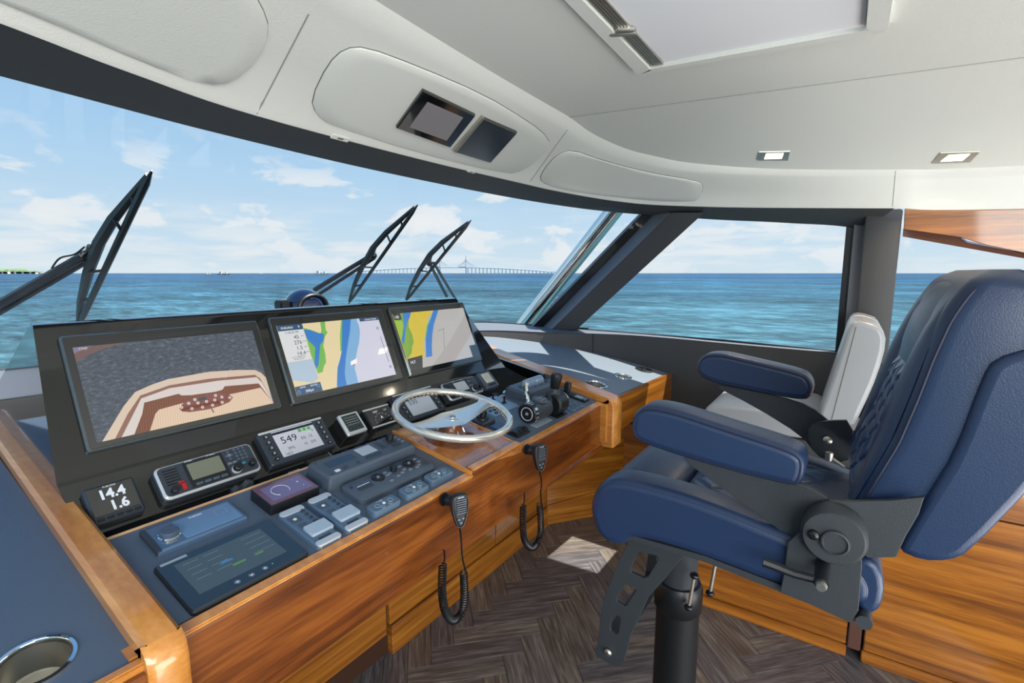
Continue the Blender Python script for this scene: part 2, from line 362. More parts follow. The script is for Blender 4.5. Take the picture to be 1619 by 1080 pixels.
# ================================================================== SEA AND DISTANCE
def sea():
    bm = bmesh.new(); Z = -2.6
    v = [bm.verts.new(p) for p in ((-200, -3000, Z), (28000, -28000, Z), (28000, 28000, Z), (-28000, 28000, Z), (-28000, -3000, Z))]
    bm.faces.new(v)
    m = bpy.data.materials.new('sea_water'); m.use_nodes = True; nt = m.node_tree; lk = nt.links.new; b = nt.nodes['Principled BSDF']
    g = node(nt, 'ShaderNodeNewGeometry')
    mp = node(nt, 'ShaderNodeMapping'); mp.inputs['Rotation'].default_value = (0, 0, R(35)); mp.inputs['Scale'].default_value = (1.0, 0.45, 1); lk(g.outputs['Position'], mp.inputs[0])
    def nz(sc, det, rg):
        q = node(nt, 'ShaderNodeTexNoise'); q.inputs['Scale'].default_value = sc; q.inputs['Detail'].default_value = det; q.inputs['Roughness'].default_value = rg; lk(mp.outputs[0], q.inputs['Vector']); return q
    a = nz(1.1, 8, .68); c = nz(.22, 8, .7); c2 = nz(.02, 8, .72); c4 = nz(.0035, 5, .6)
    bp = node(nt, 'ShaderNodeBump'); bp.inputs['Strength'].default_value = 0.8; bp.inputs['Distance'].default_value = 0.5; lk(a.outputs['Fac'], bp.inputs['Height']); lk(bp.outputs[0], b.inputs['Normal'])
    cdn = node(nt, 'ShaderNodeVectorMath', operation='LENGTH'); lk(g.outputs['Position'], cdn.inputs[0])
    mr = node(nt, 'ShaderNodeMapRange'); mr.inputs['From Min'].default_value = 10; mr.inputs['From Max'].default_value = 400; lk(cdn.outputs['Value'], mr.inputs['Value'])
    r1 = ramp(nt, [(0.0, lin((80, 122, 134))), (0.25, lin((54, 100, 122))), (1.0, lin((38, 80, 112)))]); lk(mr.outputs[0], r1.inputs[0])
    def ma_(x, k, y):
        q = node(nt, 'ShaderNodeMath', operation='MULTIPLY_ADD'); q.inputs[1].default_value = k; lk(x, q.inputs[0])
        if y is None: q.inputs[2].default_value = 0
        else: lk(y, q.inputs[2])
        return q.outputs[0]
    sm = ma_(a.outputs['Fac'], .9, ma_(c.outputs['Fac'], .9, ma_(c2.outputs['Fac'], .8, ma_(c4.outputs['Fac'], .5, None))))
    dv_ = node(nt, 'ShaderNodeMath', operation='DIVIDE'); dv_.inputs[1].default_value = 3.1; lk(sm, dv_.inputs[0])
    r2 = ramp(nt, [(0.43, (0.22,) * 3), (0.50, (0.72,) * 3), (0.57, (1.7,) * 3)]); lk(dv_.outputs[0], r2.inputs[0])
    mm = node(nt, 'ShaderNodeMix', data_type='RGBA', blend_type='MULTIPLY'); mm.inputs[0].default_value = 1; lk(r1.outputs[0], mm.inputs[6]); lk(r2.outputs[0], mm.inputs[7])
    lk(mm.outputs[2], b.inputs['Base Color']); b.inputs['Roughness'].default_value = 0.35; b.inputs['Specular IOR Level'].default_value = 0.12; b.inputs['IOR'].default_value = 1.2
    o = obj('sea', bm, m, smooth=False); tag(o, 'open blue-green sea with short wind ripples out to the horizon', 'sea', kind='stuff')
sea()
def far(x, D, z): r = ray(x, 432); r = Vector((r.x, r.y, 0)).normalized(); return Vector((r.x * D, r.y * D, z))
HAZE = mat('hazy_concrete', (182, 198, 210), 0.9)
def bridge_far():
    D = 3000
    t = thing('bridge', 'long hazy cable-stayed bridge with two pylons on the horizon', 'bridge', loc=far(737, D, -2.6)); L = t.location.copy()
    def lp(x, z): return far(x, D, z) - L
    xs = [560 + 6 * i for i in range(54)]
    def dz(x): return 12 + 26 * max(0, 1 - ((x - 716) / 150) ** 2) - 2
    bm = bmesh.new(); tube(bm, [lp(x, dz(x)) for x in xs], 3.0, 6); obj('deck', bm, HAZE, t)
    for x in xs[::1]:
        if abs(x - 716) < 19: continue
        bm = bmesh.new(); cyl(bm, lp(x, 0), lp(x, dz(x)), 2.4, n=6); obj('pier', bm, HAZE, t)
    for x in (696, 737):
        bm = bmesh.new(); cyl(bm, lp(x, 0), lp(x, 104), 4.2, 2.2, n=6); obj('pylon', bm, HAZE, t)
        for k in range(1, 6):
            for s in (-1, 1):
                bm = bmesh.new(); cyl(bm, lp(x, 98 - 5 * k), lp(x + s * 3.6 * k, dz(x)), 0.5, n=4); obj('stay_cable', bm, HAZE, t)
bridge_far()
def island():
    bm = bmesh.new(); D = 1800
    t = thing('shoreline', 'low green tree-covered shoreline with a sand beach at the far left horizon', 'shore', loc=far(20, D, -2.6)); L = t.location.copy()
    P = [far(x, D + 40 * sin(x), 0) - L for x in range(-60, 68, 4)]
    a = ring(bm, P); b = ring(bm, [p + Vector((0, 0, 5.5 if i < 28 else 3)) for i, p in enumerate(P)]); bridge(bm, a, b, False)
    c = ring(bm, [p * 1.0 + Vector((40, 60, 5)) for p in P]); bridge(bm, b, c, False)
    obj('beach', bm, mat('beach_sand', (214, 206, 180), 0.9), t)
    bm = bmesh.new()
    for k in range(420):
        x = random.uniform(-60, 58); f = far(x, D + random.uniform(5, 40), 0) - L; s = random.uniform(3, 7) * (0.5 if x > 40 else 1)
        bmesh.ops.create_icosphere(bm, subdivisions=1, radius=s, matrix=Matrix.Translation(f + Vector((0, 0, s * 0.8 + 3))) @ Matrix.Diagonal((1.4, 1.4, 0.9, 1)))
    o = obj('tree', bm, mat('far_foliage', (112, 136, 104), 0.9), t); o['kind'] = 'stuff'
island()
def boat(x, D, w, lab, hull, tall):
    p = far(x, D, -2.6); t = thing('work_boat', lab, 'boat', loc=p, group='work boats on the horizon')
    rot = Matrix.Rotation(YAW - pi / 2 + R(6), 4, 'Z')
    bm = bmesh.new()
    prof = [(-w / 2, 0), (w / 2, 0), (w / 2 + w * .06, w * .1), (-w / 2 - w * .04, w * .08)]
    a = ring(bm, [rot @ Vector((q[0], -w * .1, q[1])) for q in prof]); b = ring(bm, [rot @ Vector((q[0], w * .1, q[1])) for q in prof]); bridge(bm, a, b); bm.faces.new(a); bm.faces.new(b)
    obj('hull', bm, mat('hull_' + hull, {'rust': (150, 110, 96), 'tan': (196, 180, 160), 'grey': (150, 160, 170)}[hull], 0.8), t)
    bm = bmesh.new()
    for (x0, x1, h) in ((-.35, -.15, .28), (-.1, .12, .16), (.2, .32, .24)):
        q = bmesh.new(); box(q, x0 * w, x1 * w, -w * .07, w * .07, w * .08, h * w); q.transform(rot); me = bpy.data.meshes.new('q'); q.to_mesh(me); bm.from_mesh(me); q.free()
    obj('deckhouse', bm, mat('far_white', (226, 222, 214), 0.8), t)
    bm = bmesh.new(); cyl(bm, rot @ Vector((.16 * w, 0, .1 * w)), rot @ Vector((.1 * w, 0, tall * w)), w * .015, n=5); cyl(bm, rot @ Vector((.16 * w, 0, .1 * w)), rot @ Vector((.34 * w, 0, tall * .7 * w)), w * .012, n=5)
    obj('mast', bm, HAZE, t)
boat(329, 1500, 16, 'small tan work boat, leftmost of the boats on the horizon', 'tan', .5)
boat(353, 1500, 27, 'rust-red dredging barge with cranes beside the small tan boat', 'rust', .45)
boat(412, 1900, 16, 'tiny grey barge between the dredging barge and the middle wiper', 'grey', .3)
boat(508, 1500, 36, 'tan dredger with crane masts left of the middle wiper', 'tan', .5)
boat(905, 1500, 14, 'small white boat with wake right of the chrome rail', 'grey', .3)

# ================================================================== SETTING
# floor: herringbone planks laid on a slab
fl = struct(bx('floor', (-2.5, 3.2, -3.2, 2.6, -0.06, -0.006), mat('floor_joint', (30, 26, 24), 0.8)))
FM = []
for k, (a, b, c) in enumerate((((66, 61, 59), (94, 87, 83), (126, 118, 112)), ((74, 68, 63), (106, 98, 91), (138, 129, 119)), ((60, 58, 61), (86, 83, 86), (114, 111, 114)), ((70, 66, 65), (99, 94, 92), (132, 126, 122)))):
    FM.append(wood('plank_grain_%s' % 'abcd'[k], a, b, c, scale=(2.2, 30, 1), coat=0.22, swirl=0.7, nscale=2.4, rough=0.38))
PW, PL = 0.098, 0.392
def plank_mesh(m):
    bm = bmesh.new(); w, l = PW - 0.0015, PL - 0.0015
    a = [(-l / 2, -w / 2), (l / 2, -w / 2), (l / 2, w / 2), (-l / 2, w / 2)]
    A = ring(bm, [(x, y, -0.006) for x, y in a]); B = ring(bm, [(x, y, -0.001) for x, y in a]); T = ring(bm, [(x * (1 - .002 / l), y * (1 - .002 / w), 0) for x, y in a])
    bridge(bm, A, B); bridge(bm, B, T); bm.faces.new(T)
    me = bpy.data.meshes.new('plank'); bmesh.ops.recalc_face_normals(bm, faces=bm.faces); bm.to_mesh(me); bm.free(); me.materials.append(m); return me
PM = []
for k in range(12):
    me = plank_mesh(FM[k % 4]); PM.append(me)
for m_ in FM:                                     # each plank reads its own stretch of grain
    nt = m_.node_tree; oi = nt.nodes.new('ShaderNodeObjectInfo'); ad_ = nt.nodes.new('ShaderNodeVectorMath'); ad_.operation = 'ADD'
    sc_ = nt.nodes.new('ShaderNodeVectorMath'); sc_.operation = 'SCALE'; sc_.inputs['Scale'].default_value = 3.7; nt.links.new(oi.outputs['Location'], sc_.inputs[0]); tcx = [n_ for n_ in nt.nodes if n_.type == 'TEX_COORD'][0]
    nt.links.new(tcx.outputs['Object'], ad_.inputs[0]); nt.links.new(sc_.outputs[0], ad_.inputs[1])
    for mp_ in [n_ for n_ in nt.nodes if n_.type == 'MAPPING']: nt.links.new(ad_.outputs[0], mp_.inputs[0])
n = PL / PW; cnt = 0
ca = cos(R(-45)); sa = sin(R(-45))
cands = []
for i in range(-40, 40):
    for j in range(-12, 12):
        # herringbone cell: horizontal plank and vertical plank
        ox = i * PW + j * PL; oy = i * PW - j * PL
        for (cx_, cy_, rot) in ((ox + PL / 2, oy + PW / 2, 0), (ox + PL + PW / 2, oy + PW - PL / 2 + 0.0, 90)):
            X = ca * cx_ - sa * cy_ + 1.2; Y = sa * cx_ + ca * cy_ + 0.2
            cands.append((X, Y, rot))
for X, Y, rot in cands:
    if not (0.55 < X < 3.0 and -0.8 < Y < 1.6): continue
    d = Vector((X, Y, 0)) - EYE; z = d.dot(FW)
    if z < 0.3: continue
    px = 809.5 + FPX * d.dot(RT) / z; py = 540 - FPX * d.dot(UP) / z
    if px < 380 or px > 1560 or py > 1290: continue
    if X > 2.55 and Y < 0.5: continue
    o = bpy.data.objects.new('plank', random.choice(PM)); C.objects.link(o); o.parent = fl
    o.location = (X, Y, 0); o.rotation_euler = (0, 0, R(rot - 45) + (pi if random.random() < .5 else 0)); cnt += 1
print('planks', cnt)

# starboard wall, ledge and sill
Lp = [(3.08, -3.2, 1.16), (3.08, 0, 1.185), (3.08, 0.945, 1.20), (3.05, 1.32, 1.20), (2.92, 1.64, 1.20), (2.55, 2.01, 1.225), (1.9, 2.2, 1.215), (0.3, 2.28, 1.19), (-0.9, 2.2, 1.19)]
Gp = [(3.16, -3.2, 1.16), (3.16, 0, 1.185), (3.16, 0.945, 1.205), (3.16, 1.5, 1.21), (3.15, 1.96, 1.21), (3.04, 2.455, 1.21), (2.2, 2.68, 1.21), (0.47, 2.80, 1.21), (-0.9, 2.70, 1.21)]
Lc = cr(Lp, 8); Gc = cr(Gp, 8)
def wall_part(name, i0, i1, m, top=0.0, low=0.0):
    rows = [[(p.x, p.y, low) for p in Lc[i0:i1]], [(p.x, p.y, p.z - 0.012) for p in Lc[i0:i1]], [(p.x + 0.004, p.y + 0.004, p.z) for p in Lc[i0:i1]]]
    return struct(loft(name, rows, m))
wall_part('wall_starboard', 0, 41, CHAR)
wall_part('wall_front', 40, len(Lc), CHAR, low=0.5)
bm = bmesh.new(); tube(bm, [Lc[26] + Vector((-0.003, 0, -z)) for z in (0.0, 0.2, 0.4)], 0.0025, 6); struct(obj('trim_1', bm, BLACK))
o = struct(loft('trim_2', [[(p.x, p.y, p.z + .001) for p in Lc], [(p.x, p.y, p.z + .004) for p in Gc], [(p.x + .02, p.y + .02, p.z - .1) for p in Gc]], CHARL))
# wooden lower panel of the starboard wall, seen between console and chairs
struct(bx('trim_3', (3.045, 3.075, -0.2, 1.6, 0.0, 0.62), TEAKY))

# windshield and side glass
Tp = [(-0.9, 1.12, 1.955), (0.27, 1.32, 1.96), (0.66, 1.38, 1.96), (1.2, 1.415, 1.96), (1.81, 1.40, 1.96), (2.5, 1.30, 1.96), (2.9, 1.17, 1.96), (3.06, 1.02, 1.96), (3.07, 0.93, 1.95)]
Tc = cr(Tp, 6)
def resample(P, n):
    L = [0]
    for a, b in zip(P, P[1:]): L.append(L[-1] + (b - a).length)
    out = []; 
    for k in range(n):
        t = L[-1] * k / (n - 1); i = max(j for j in range(len(L)) if L[j] <= t + 1e-9); i = min(i, len(P) - 2)
        f = (t - L[i]) / max(1e-9, L[i + 1] - L[i]); out.append(P[i].lerp(P[i + 1], f))
    return out
gb = resample([p.copy() for p in cr(Gp[3:], 8)][::-1], 40); gt = resample(Tc, 40)
rows = [[gb[i].lerp(gt[i], v / 6) for i in range(40)] for v in range(7)]
w1 = struct(loft('window_1', rows, GLASS)); sm_ = w1.modifiers.new('thickness', 'SOLIDIFY'); sm_.thickness = 0.008
bm = bmesh.new(); tube(bm, [p + Vector((0, 0, 0.004)) for p in gb], 0.007, 6); obj('glass_seal', bm, RUB, w1)
P1 = atX(842, 517, 3.10); P2 = atX(912, 521, 3.06); P3 = atX(1114, 336, 2.97); P4 = atX(1018, 336, 3.02)
P1b = atX(868, 526, 3.06); P4b = atX(1062, 336, 2.97); P1a = atX(856, 520, 3.12); P4a = atX(1036, 336, 3.04)
win2 = struct(bpy.data.objects.new('window_2', None)); C.objects.link(win2)
def quadprism(name, q, off, m, parent=None):
    bm = bmesh.new(); a = ring(bm, q); b = ring(bm, [Vector(p) + Vector(off) for p in q]); bridge(bm, a, b); bm.faces.new(a); bm.faces.new(b[::-1])
    bmesh.ops.bevel(bm, geom=bm.edges[:], offset=0.004, segments=2, affect='EDGES'); return obj(name, bm, m, parent)
pil = quadprism('trim_4', [P1b, P2, P3, P4b], (0.10, 0.06, 0), CHAR); struct(pil)
quadprism('reveal', [P1a, P1b, P4b, P4a], (0.10, 0.06, 0.0), CHARL, pil)
quadprism('seal', [P1, P1a, P4a, P4], (0.05, 0.05, 0), RUB, pil)
# side pane and aft pane
def pane(name, pts):
    bm = bmesh.new(); slab(bm, pts, 0.008); return struct(obj(name, bm, GLASS, smooth=False))
SW = [(3.15, 1.75, 1.19), (3.15, -0.08, 1.17), (3.10, -0.08, 1.86), (3.06, 0.95, 1.96)]
pane('window_2', SW) if False else None
bm = bmesh.new(); slab(bm, SW, 0.008); obj('pane', bm, GLASS, win2, smooth=False)
bm = bmesh.new(); tube(bm, [(3.13, 1.72, 1.212), (3.13, 0.6, 1.204), (3.13, -0.02, 1.186), (3.09, -0.02, 1.83)], 0.006, 6); obj('glass_seal', bm, RUB, win2)
win3 = struct(bpy.data.objects.new('window_3', None)); C.objects.link(win3)
bm = bmesh.new(); slab(bm, [(3.15, -0.1, 1.17), (3.15, -3.0, 1.12), (3.10, -3.0, 1.5), (3.10, -0.1, 1.82)], 0.008); obj('pane', bm, GLASS, win3, smooth=False)
struct(bx('trim_5', (2.985, 3.11, -0.172, -0.03, 1.16, 1.90), CHAR, bev=0.012))
bm = bmesh.new(); box(bm, 3.07, 3.12, -0.03, 0.012, 1.17, 1.87); struct(obj('trim_6', bm, CHARL))
bm = bmesh.new(); box(bm, 3.10, 3.14, 0.010, 0.045, 1.17, 1.87); struct(obj('trim_7', bm, RUB))

# header band between headliner and glass
Ip = [(-0.9, 0.88, 1.985), (0.24, 1.134, 1.985), (0.70, 1.247, 1.985), (1.21, 1.25, 1.985), (2.03, 1.202, 1.985), (2.45, 1.13, 1.985), (2.74, 1.02, 1.983), (2.90, 0.86, 1.975), (2.95, 0.60, 1.955), (2.935, 0.25, 1.925), (2.92, -0.14, 1.894), (2.96, -0.56, 1.866), (3.0, -2.5, 1.80)]
Ic = cr(Ip, 6)
ot = [Vector(p) for p in ((-0.9, 1.12, 1.953), (0.27, 1.32, 1.958), (0.70, 1.385, 1.958), (1.25, 1.415, 1.958), (1.95, 1.385, 1.958), (2.5, 1.30, 1.958), (2.9, 1.17, 1.958), (3.05, 0.99, 1.945), (3.08, 0.68, 1.906), (3.09, 0.30, 1.866), (3.10, -0.03, 1.818), (3.12, -0.56, 1.66), (3.14, -2.5, 1.45))]
Oc = cr(ot, 6); nI = 10 * 6 + 1
struct(loft('trim_8', [[p + Vector((0, 0, .004)) for p in Ic[:nI]], [p.lerp(q, .5) + Vector((0, 0, -0.002)) for p, q in zip(Ic[:nI], Oc[:nI])], Oc[:nI], [p + Vector((0.01, 0.03, 0.03)) for p in Oc[:nI]]], CHAR))
# walnut panel over the aft side window
wp = [atX(1431, 326, 2.99), atX(1640, 322, 2.99), Vector((3.0, -2.6, 1.83)), Vector((3.0, -2.6, 1.60)), atX(1640, 404, 3.0), atX(1560, 387, 3.0), atX(1520, 375, 3.0), atX(1429, 362, 3.0)]
bm = bmesh.new(); slab(bm, wp, 0.03, bev=0.002); wpo = struct(obj('trim_9', bm, TEAKY))
bm = bmesh.new(); slab(bm, [atX(1428, 362, 3.02), atX(1515, 374, 3.02), atX(1530, 384, 3.02), atX(1660, 409, 3.02), atX(1660, 416, 3.03), atX(1427, 374, 3.03)], 0.03); obj('window_rail', bm, mat('dark_red_wood', (92, 62, 50), 0.15, coat=0.8), wpo)
# wood sill under the aft side window
struct(bx('trim_10', (3.0, 3.08, -3.0, -0.45, 0.9, 1.18), TEAKY))

# ceiling
E1 = [Vector(p) for p in ((-0.9, 0.50, 2.15), (0.0, 0.72, 2.15), (0.62, 0.835, 2.15), (1.15, 0.865, 2.15), (1.65, 0.875, 2.15))]
E2 = [Vector((1.65, 0.875, 2.15)), atX(940, 213, 1.88), atX(992, 236, 2.12), atX(1040, 248, 2.30), atX(1087, 257, 2.44), atX(1182, 265, 2.62), atX(1277, 268, 2.71), atX(1420, 268, 2.78), atX(1619, 262, 2.85), Vector((2.92, -2.6, 1.93))]
E1c = cr(E1, 5); E2c = cr(E2, 5)
for p in E1c: p.z = 2.15
seam = [Vector((1.65, 0.875, 2.15)).lerp(Vector((2.28, -2.6, 2.15)), i / (len(E2c) - 1)) for i in range(len(E2c))]
bm = bmesh.new()
A = ring(bm, E1c); B = ring(bm, [(p.x * 1.0, -2.6, 2.15) for p in E1c]); bridge(bm, A, B, False)
bm.faces.new([A[-1], B[-1], bm.verts.new((2.28, -2.6, 2.15))])
rows = []
for v in range(9):
    f = v / 8; row = []
    for s_, e_ in zip(seam, E2c):
        p = s_.lerp(e_, f); p.z = s_.z + (e_.z - s_.z) * (f ** 1.4) + (0.0015 if v == 0 else 0); row.append(p)
    rows.append(ring(bm, row))
for a, b in zip(rows, rows[1:]): bridge(bm, a, b, False)
ceil = struct(obj('ceiling', bm, WHITE, ang=60))
ceil_bvh = BVHTree.FromObject(ceil, bpy.context.evaluated_depsgraph_get())
bm = bmesh.new(); tube(bm, [p + Vector((0, 0, -0.0002)) for p in seam], 0.0016, 5); obj('seam', bm, mat('seam_grey', (150, 148, 140), 0.8), ceil)

# soffit over the windshield: stations of (ceiling edge, crest, face bottom, lip)
def st(E, Cr, L):
    E, Cr, L = Vector(E), Vector(Cr), Vector(L)
    d = (L - Cr); F = L - d.normalized() * 0.032 + Vector((0, 0, 0.012)) * (1 if d.length > .2 else .5)
    c1 = E.lerp(Cr, 0.5) + Vector((0, 0, -0.006))
    return [E, c1, Cr, Cr.lerp(F, .12) + (F - Cr).cross(Vector((1, 0, 0))).normalized() * 0.0, Cr.lerp(F, .5), F, L.lerp(F, .45) + Vector((0, 0, -.004)), L]
Sst = [((-.9, .50, 2.15), (-.9, .56, 2.12), (-.9, .88, 1.985)), ((0, .72, 2.15), (0, .79, 2.12), (.1, 1.09, 1.985)), ((.35, .79, 2.15), (.36, .855, 2.12), (.42, 1.185, 1.985)), ((.62, .835, 2.15), (.637, .902, 2.12), (.712, 1.247, 1.985)),
       ((1.15, .865, 2.15), (1.17, .915, 2.118), (1.30, 1.25, 1.985)), ((1.65, .875, 2.15), (1.69, .91, 2.115), (1.877, 1.212, 1.985)),
       (E2c[5], E2c[5] + Vector((.03, .045, -.035)), (2.12, 1.19, 1.985)), (E2c[10], E2c[10] + Vector((.045, .045, -.035)), (2.42, 1.135, 1.985)), (E2c[15], E2c[15] + Vector((.05, .035, -.035)), (2.62, 1.07, 1.984)), (E2c[20], E2c[20] + Vector((.05, .02, -.035)), (2.82, .95, 1.98)),
       (E2c[25], E2c[25] + Vector((.04, 0, -.03)), (2.945, .62, 1.957)), (E2c[30], E2c[30] + Vector((.035, 0, -.03)), (2.936, .27, 1.927)), (E2c[35], E2c[35] + Vector((.03, 0, -.03)), (2.92, -.13, 1.895)), (E2c[40], E2c[40] + Vector((.03, 0, -.03)), (2.96, -.53, 1.868)), (E2c[45], E2c[45] + Vector((.03, 0, -.03)), (3.0, -2.5, 1.8))]
cols = [st(*s) for s in Sst]
nr = len(cols[0]); dense = [cr([c[i] for c in cols], 6) for i in range(nr)]
sof = struct(loft('trim_11', dense, WHITE, ang=75))
sof_bvh = BVHTree.FromObject(sof, bpy.context.evaluated_depsgraph_get())
def hit(bvh, x, y):
    r = ray(x, y).normalized(); loc, nn, idx, d = bvh.ray_cast(EYE, r)
    if loc is None: return None, None
    if nn.dot(r) > 0: nn = -nn
    return loc, nn
SEAM = mat('seam_grey', (150, 148, 140), 0.8)
def surf_line(bvh, a, b, r, m, parent, name='seam', n=14, lift=0.0):
    P = []
    for k in range(n + 1):
        l, nn = hit(bvh, a[0] + (b[0] - a[0]) * k / n, a[1] + (b[1] - a[1]) * k / n)
        if l is not None: P.append(l + nn * lift)
    bm = bmesh.new(); tube(bm, P, r, 5); return obj(name, bm, m, parent)
surf_line(sof_bvh, (488, 22), (406, 180), 0.0016, SEAM, sof); surf_line(sof_bvh, (897, 205), (838, 287), 0.0016, SEAM, sof); surf_line(sof_bvh, (1416, 270), (1411, 327), 0.0016, SEAM, sof)
def surf_panel(bvh, poly, m, parent, name, th=0.006, sm=1, extra=None):
    P2 = smooth_poly([Vector(p) for p in poly], sm); top = []; rim = []
    c = sum(P2, Vector((0, 0))) / len(P2); N = []
    for p in P2:
        l, nn = hit(bvh, p.x, p.y)
        if l is None: continue
        top.append(l); N.append(nn)
    cl, cn = hit(bvh, c.x, c.y)
    bm = bmesh.new(); rs = [ring(bm, [l - nn * 0.002 for l, nn in zip(top, N)]), ring(bm, [l + nn * (th - .002) for l, nn in zip(top, N)])]
    rings = []
    for f in (0.985, 0.8, 0.55, 0.3, 0.1):
        row = []
        for p, l0, n0 in zip(P2, top, N):
            q = c + (p - c) * f; l, nn = hit(bvh, q.x, q.y); l = l if l is not None else l0; nn = nn if nn is not None else n0; row.append(l + nn * th)
        rs.append(ring(bm, row))
    for a, b in zip(rs, rs[1:]): bridge(bm, a, b)
    bm.faces.new(rs[-1])
    o = obj(name, bm, m, parent, ang=50)
    bm = bmesh.new(); tube(bm, [l + nn * 0.0005 for l, nn in zip(top, N)], 0.0016, 5, closed=True); obj('gap', bm, mat('panel_gap', (108, 106, 100), 0.8), o)
    return o
PA = [(60, 23), (222, 97), (324, 132), (366, 130), (407, 93), (426, 46), (412, 5), (380, -40), (150, -60), (-40, -40), (-60, -20)]
PB = [(400 + x / 2.7, y / 2.7) for x, y in ((248, 420), (320, 270), (390, 205), (480, 198), (700, 280), (980, 400), (1180, 520), (1265, 590), (1255, 640), (1160, 725), (1080, 742), (700, 650), (330, 530), (270, 485))]
PC = [(853, 283), (859, 268), (880, 244), (905, 236), (950, 253), (1027, 273), (1100, 285), (1112, 291), (1109, 309), (1097, 319), (1010, 315), (913, 304), (866, 293)]
for P in (PA, PB, PC): surf_panel(sof_bvh, P, WHITE2, sof, 'access_panel')
# plane of the soffit face behind the two overhead instruments
def surf_quad(bvh, q, th, lift):
    L = [hit(bvh, *p) for p in q]; n_ = sum((nn for l, nn in L), Vector()).normalized(); c = sum((l for l, nn in L), Vector()) / 4
    P = [atP(p[0], p[1], c + n_ * lift, n_) for p in q]; return P, n_
z6 = lambda x, y: (610 + x / 6.746, 130 + y / 6.746)
def overhead(name, label, cat, q, m, scr=None):
    P, n_ = surf_quad(sof_bvh, q, .012, .016); c = sum(P, Vector()) / 4
    t = thing(name, label, cat, loc=c); bm = bmesh.new(); slab(bm, [p - c for p in P], 0.014, n_, bev=0.003); obj('bezel', bm, m, t)
    if scr:
        S = [atP(p[0], p[1], c + n_ * .0015, n_) - c for p in scr[0]]; bm = bmesh.new(); slab(bm, S, 0.002, n_); obj('display', bm, scr[1], t)
    return t, P, n_, c
overhead('overhead_display', 'small black-framed screen flush in the white soffit, blank grey', 'display', [z6(400, 100), z6(958, 365), z6(690, 700), z6(115, 495)], BLACKG, ([z6(445, 215), z6(825, 380), z6(650, 625), z6(250, 480)], mat('blank_screen', (136, 132, 134), 0.25)))
t, P, n_, c = overhead('overhead_mirror', 'mirrored square plate in the white soffit right of the small screen', 'mirror', [z6(1048, 395), z6(1403, 548), z6(1118, 862), z6(745, 752)], mat('mirror_plate', (96, 98, 98), 0.22, metal=0.9))
bm = bmesh.new(); q = [atP(*p, c + n_ * .003, n_) - c for p in (z6(1030, 385), z6(1050, 395), z6(748, 755), z6(722, 740))]; slab(bm, q, .016, n_); obj('frame', bm, STEEL, t)
for i, (x, y) in enumerate(((538, 224), (745, 277))):
    l, nn = hit(sof_bvh, x, y - 6); bm = bmesh.new()
    s = .03 if i == 0 else .022
    u = Vector((1, 0, 0)); v = nn.cross(u).normalized(); mt = Matrix((u, v, nn)).transposed().to_4x4(); mt.translation = l
    rbox(bm, 0, 0, s * 2, s * .6, 0, .003, r=.003); bm.transform(mt); obj('catch_plate', bm, WHITE2, sof)
    bm = bmesh.new(); rbox(bm, 0, 0, s * .7, s * .3, .002, .004, r=.002); bm.transform(mt); obj('catch', bm, STEEL, sof)

# ceiling downlights
def downlight(name, lab, q, qi):
    L = [hit(ceil_bvh, *p) for p in q]; n_ = sum((nn for l, nn in L), Vector()).normalized(); c = sum((l for l, nn in L), Vector()) / 4
    t = thing('downlight', lab, 'ceiling light', loc=c, group='square downlights in the starboard headliner')
    bm = bmesh.new(); slab(bm, [atP(*p, c + n_ * .005, n_) - c for p in q], .006, n_, bev=.001); obj('frame', bm, STEEL, t)
    bm = bmesh.new(); slab(bm, [atP(*p, c + n_ * .0065, n_) - c for p in qi], .003, n_); obj('diffuser', bm, _em('warm_lamp', (255, 244, 214), 5.0), t)
    sp = bpy.data.lights.new('downlight_lamp', 'SPOT'); sp.energy = 12; sp.color = (1, .82, .62); sp.spot_size = R(130); sp.spot_blend = .8; sp.shadow_soft_size = .03
    so_ = bpy.data.objects.new('downlight_lamp', sp); C.objects.link(so_); so_.location = c + n_ * .02
downlight('a', 'small square lit downlight above the side window, nearer the windshield', [(1200, 241), (1249, 240), (1246, 254), (1197, 254)], [(1211, 244), (1239, 243), (1236, 251), (1208, 252)])
downlight('b', 'small lit downlight above the wood panel, nearer the right edge', [(1487, 242), (1550, 240), (1534, 257), (1472, 259)], [(1500, 246), (1534, 244), (1522, 254), (1487, 256)])

# roof hatch with its shade and rails
hz = 2.15
def hq(*pts, z=2.15): return [atZ(x, y, z) for x, y in pts]
hc = atZ(1200, 20, 2.15)
ht = thing('roof_hatch', 'ceiling hatch with pale roller shade in a white frame with metal rails', 'hatch', loc=hc)
def hbar(name, pts, m, z, th): 
    bm = bmesh.new(); slab(bm, [p - hc for p in hq(*pts, z=z)], th, Vector((0, 0, -1)), bev=.002); return obj(name, bm, m, ht)
hbar('shade', [(905, -60), (1052, 103), (1368, 48), (1372, 0), (1372, -60)], SHADE, 2.142, .006)
hbar('frame_bar', [(833, -60), (1009, 119), (1030, 112), (862, -60)], WHITE2, 2.132, .018)
hbar('frame_bar', [(1008, 119), (1404, 50), (1402, 42), (1030, 109)], WHITE2, 2.132, .018)
hbar('frame_bar', [(1404, 50), (1413, 0), (1420, -60), (1380, -60), (1372, 0), (1369, 47)], WHITE2, 2.128, .022)
bm = bmesh.new()
pa, pb = hq((873, -60), (1036, 110), z=2.14); pc = hq((1052, 103), z=2.14)[0]; across = (pc - pb)
for k in range(5):
    f = (k + .5) / 5; o_ = across * f
    cyl(bm, pa + o_ - hc, pb + o_ - hc, .0032, n=6)
obj('rail', bm, STEEL, ht)
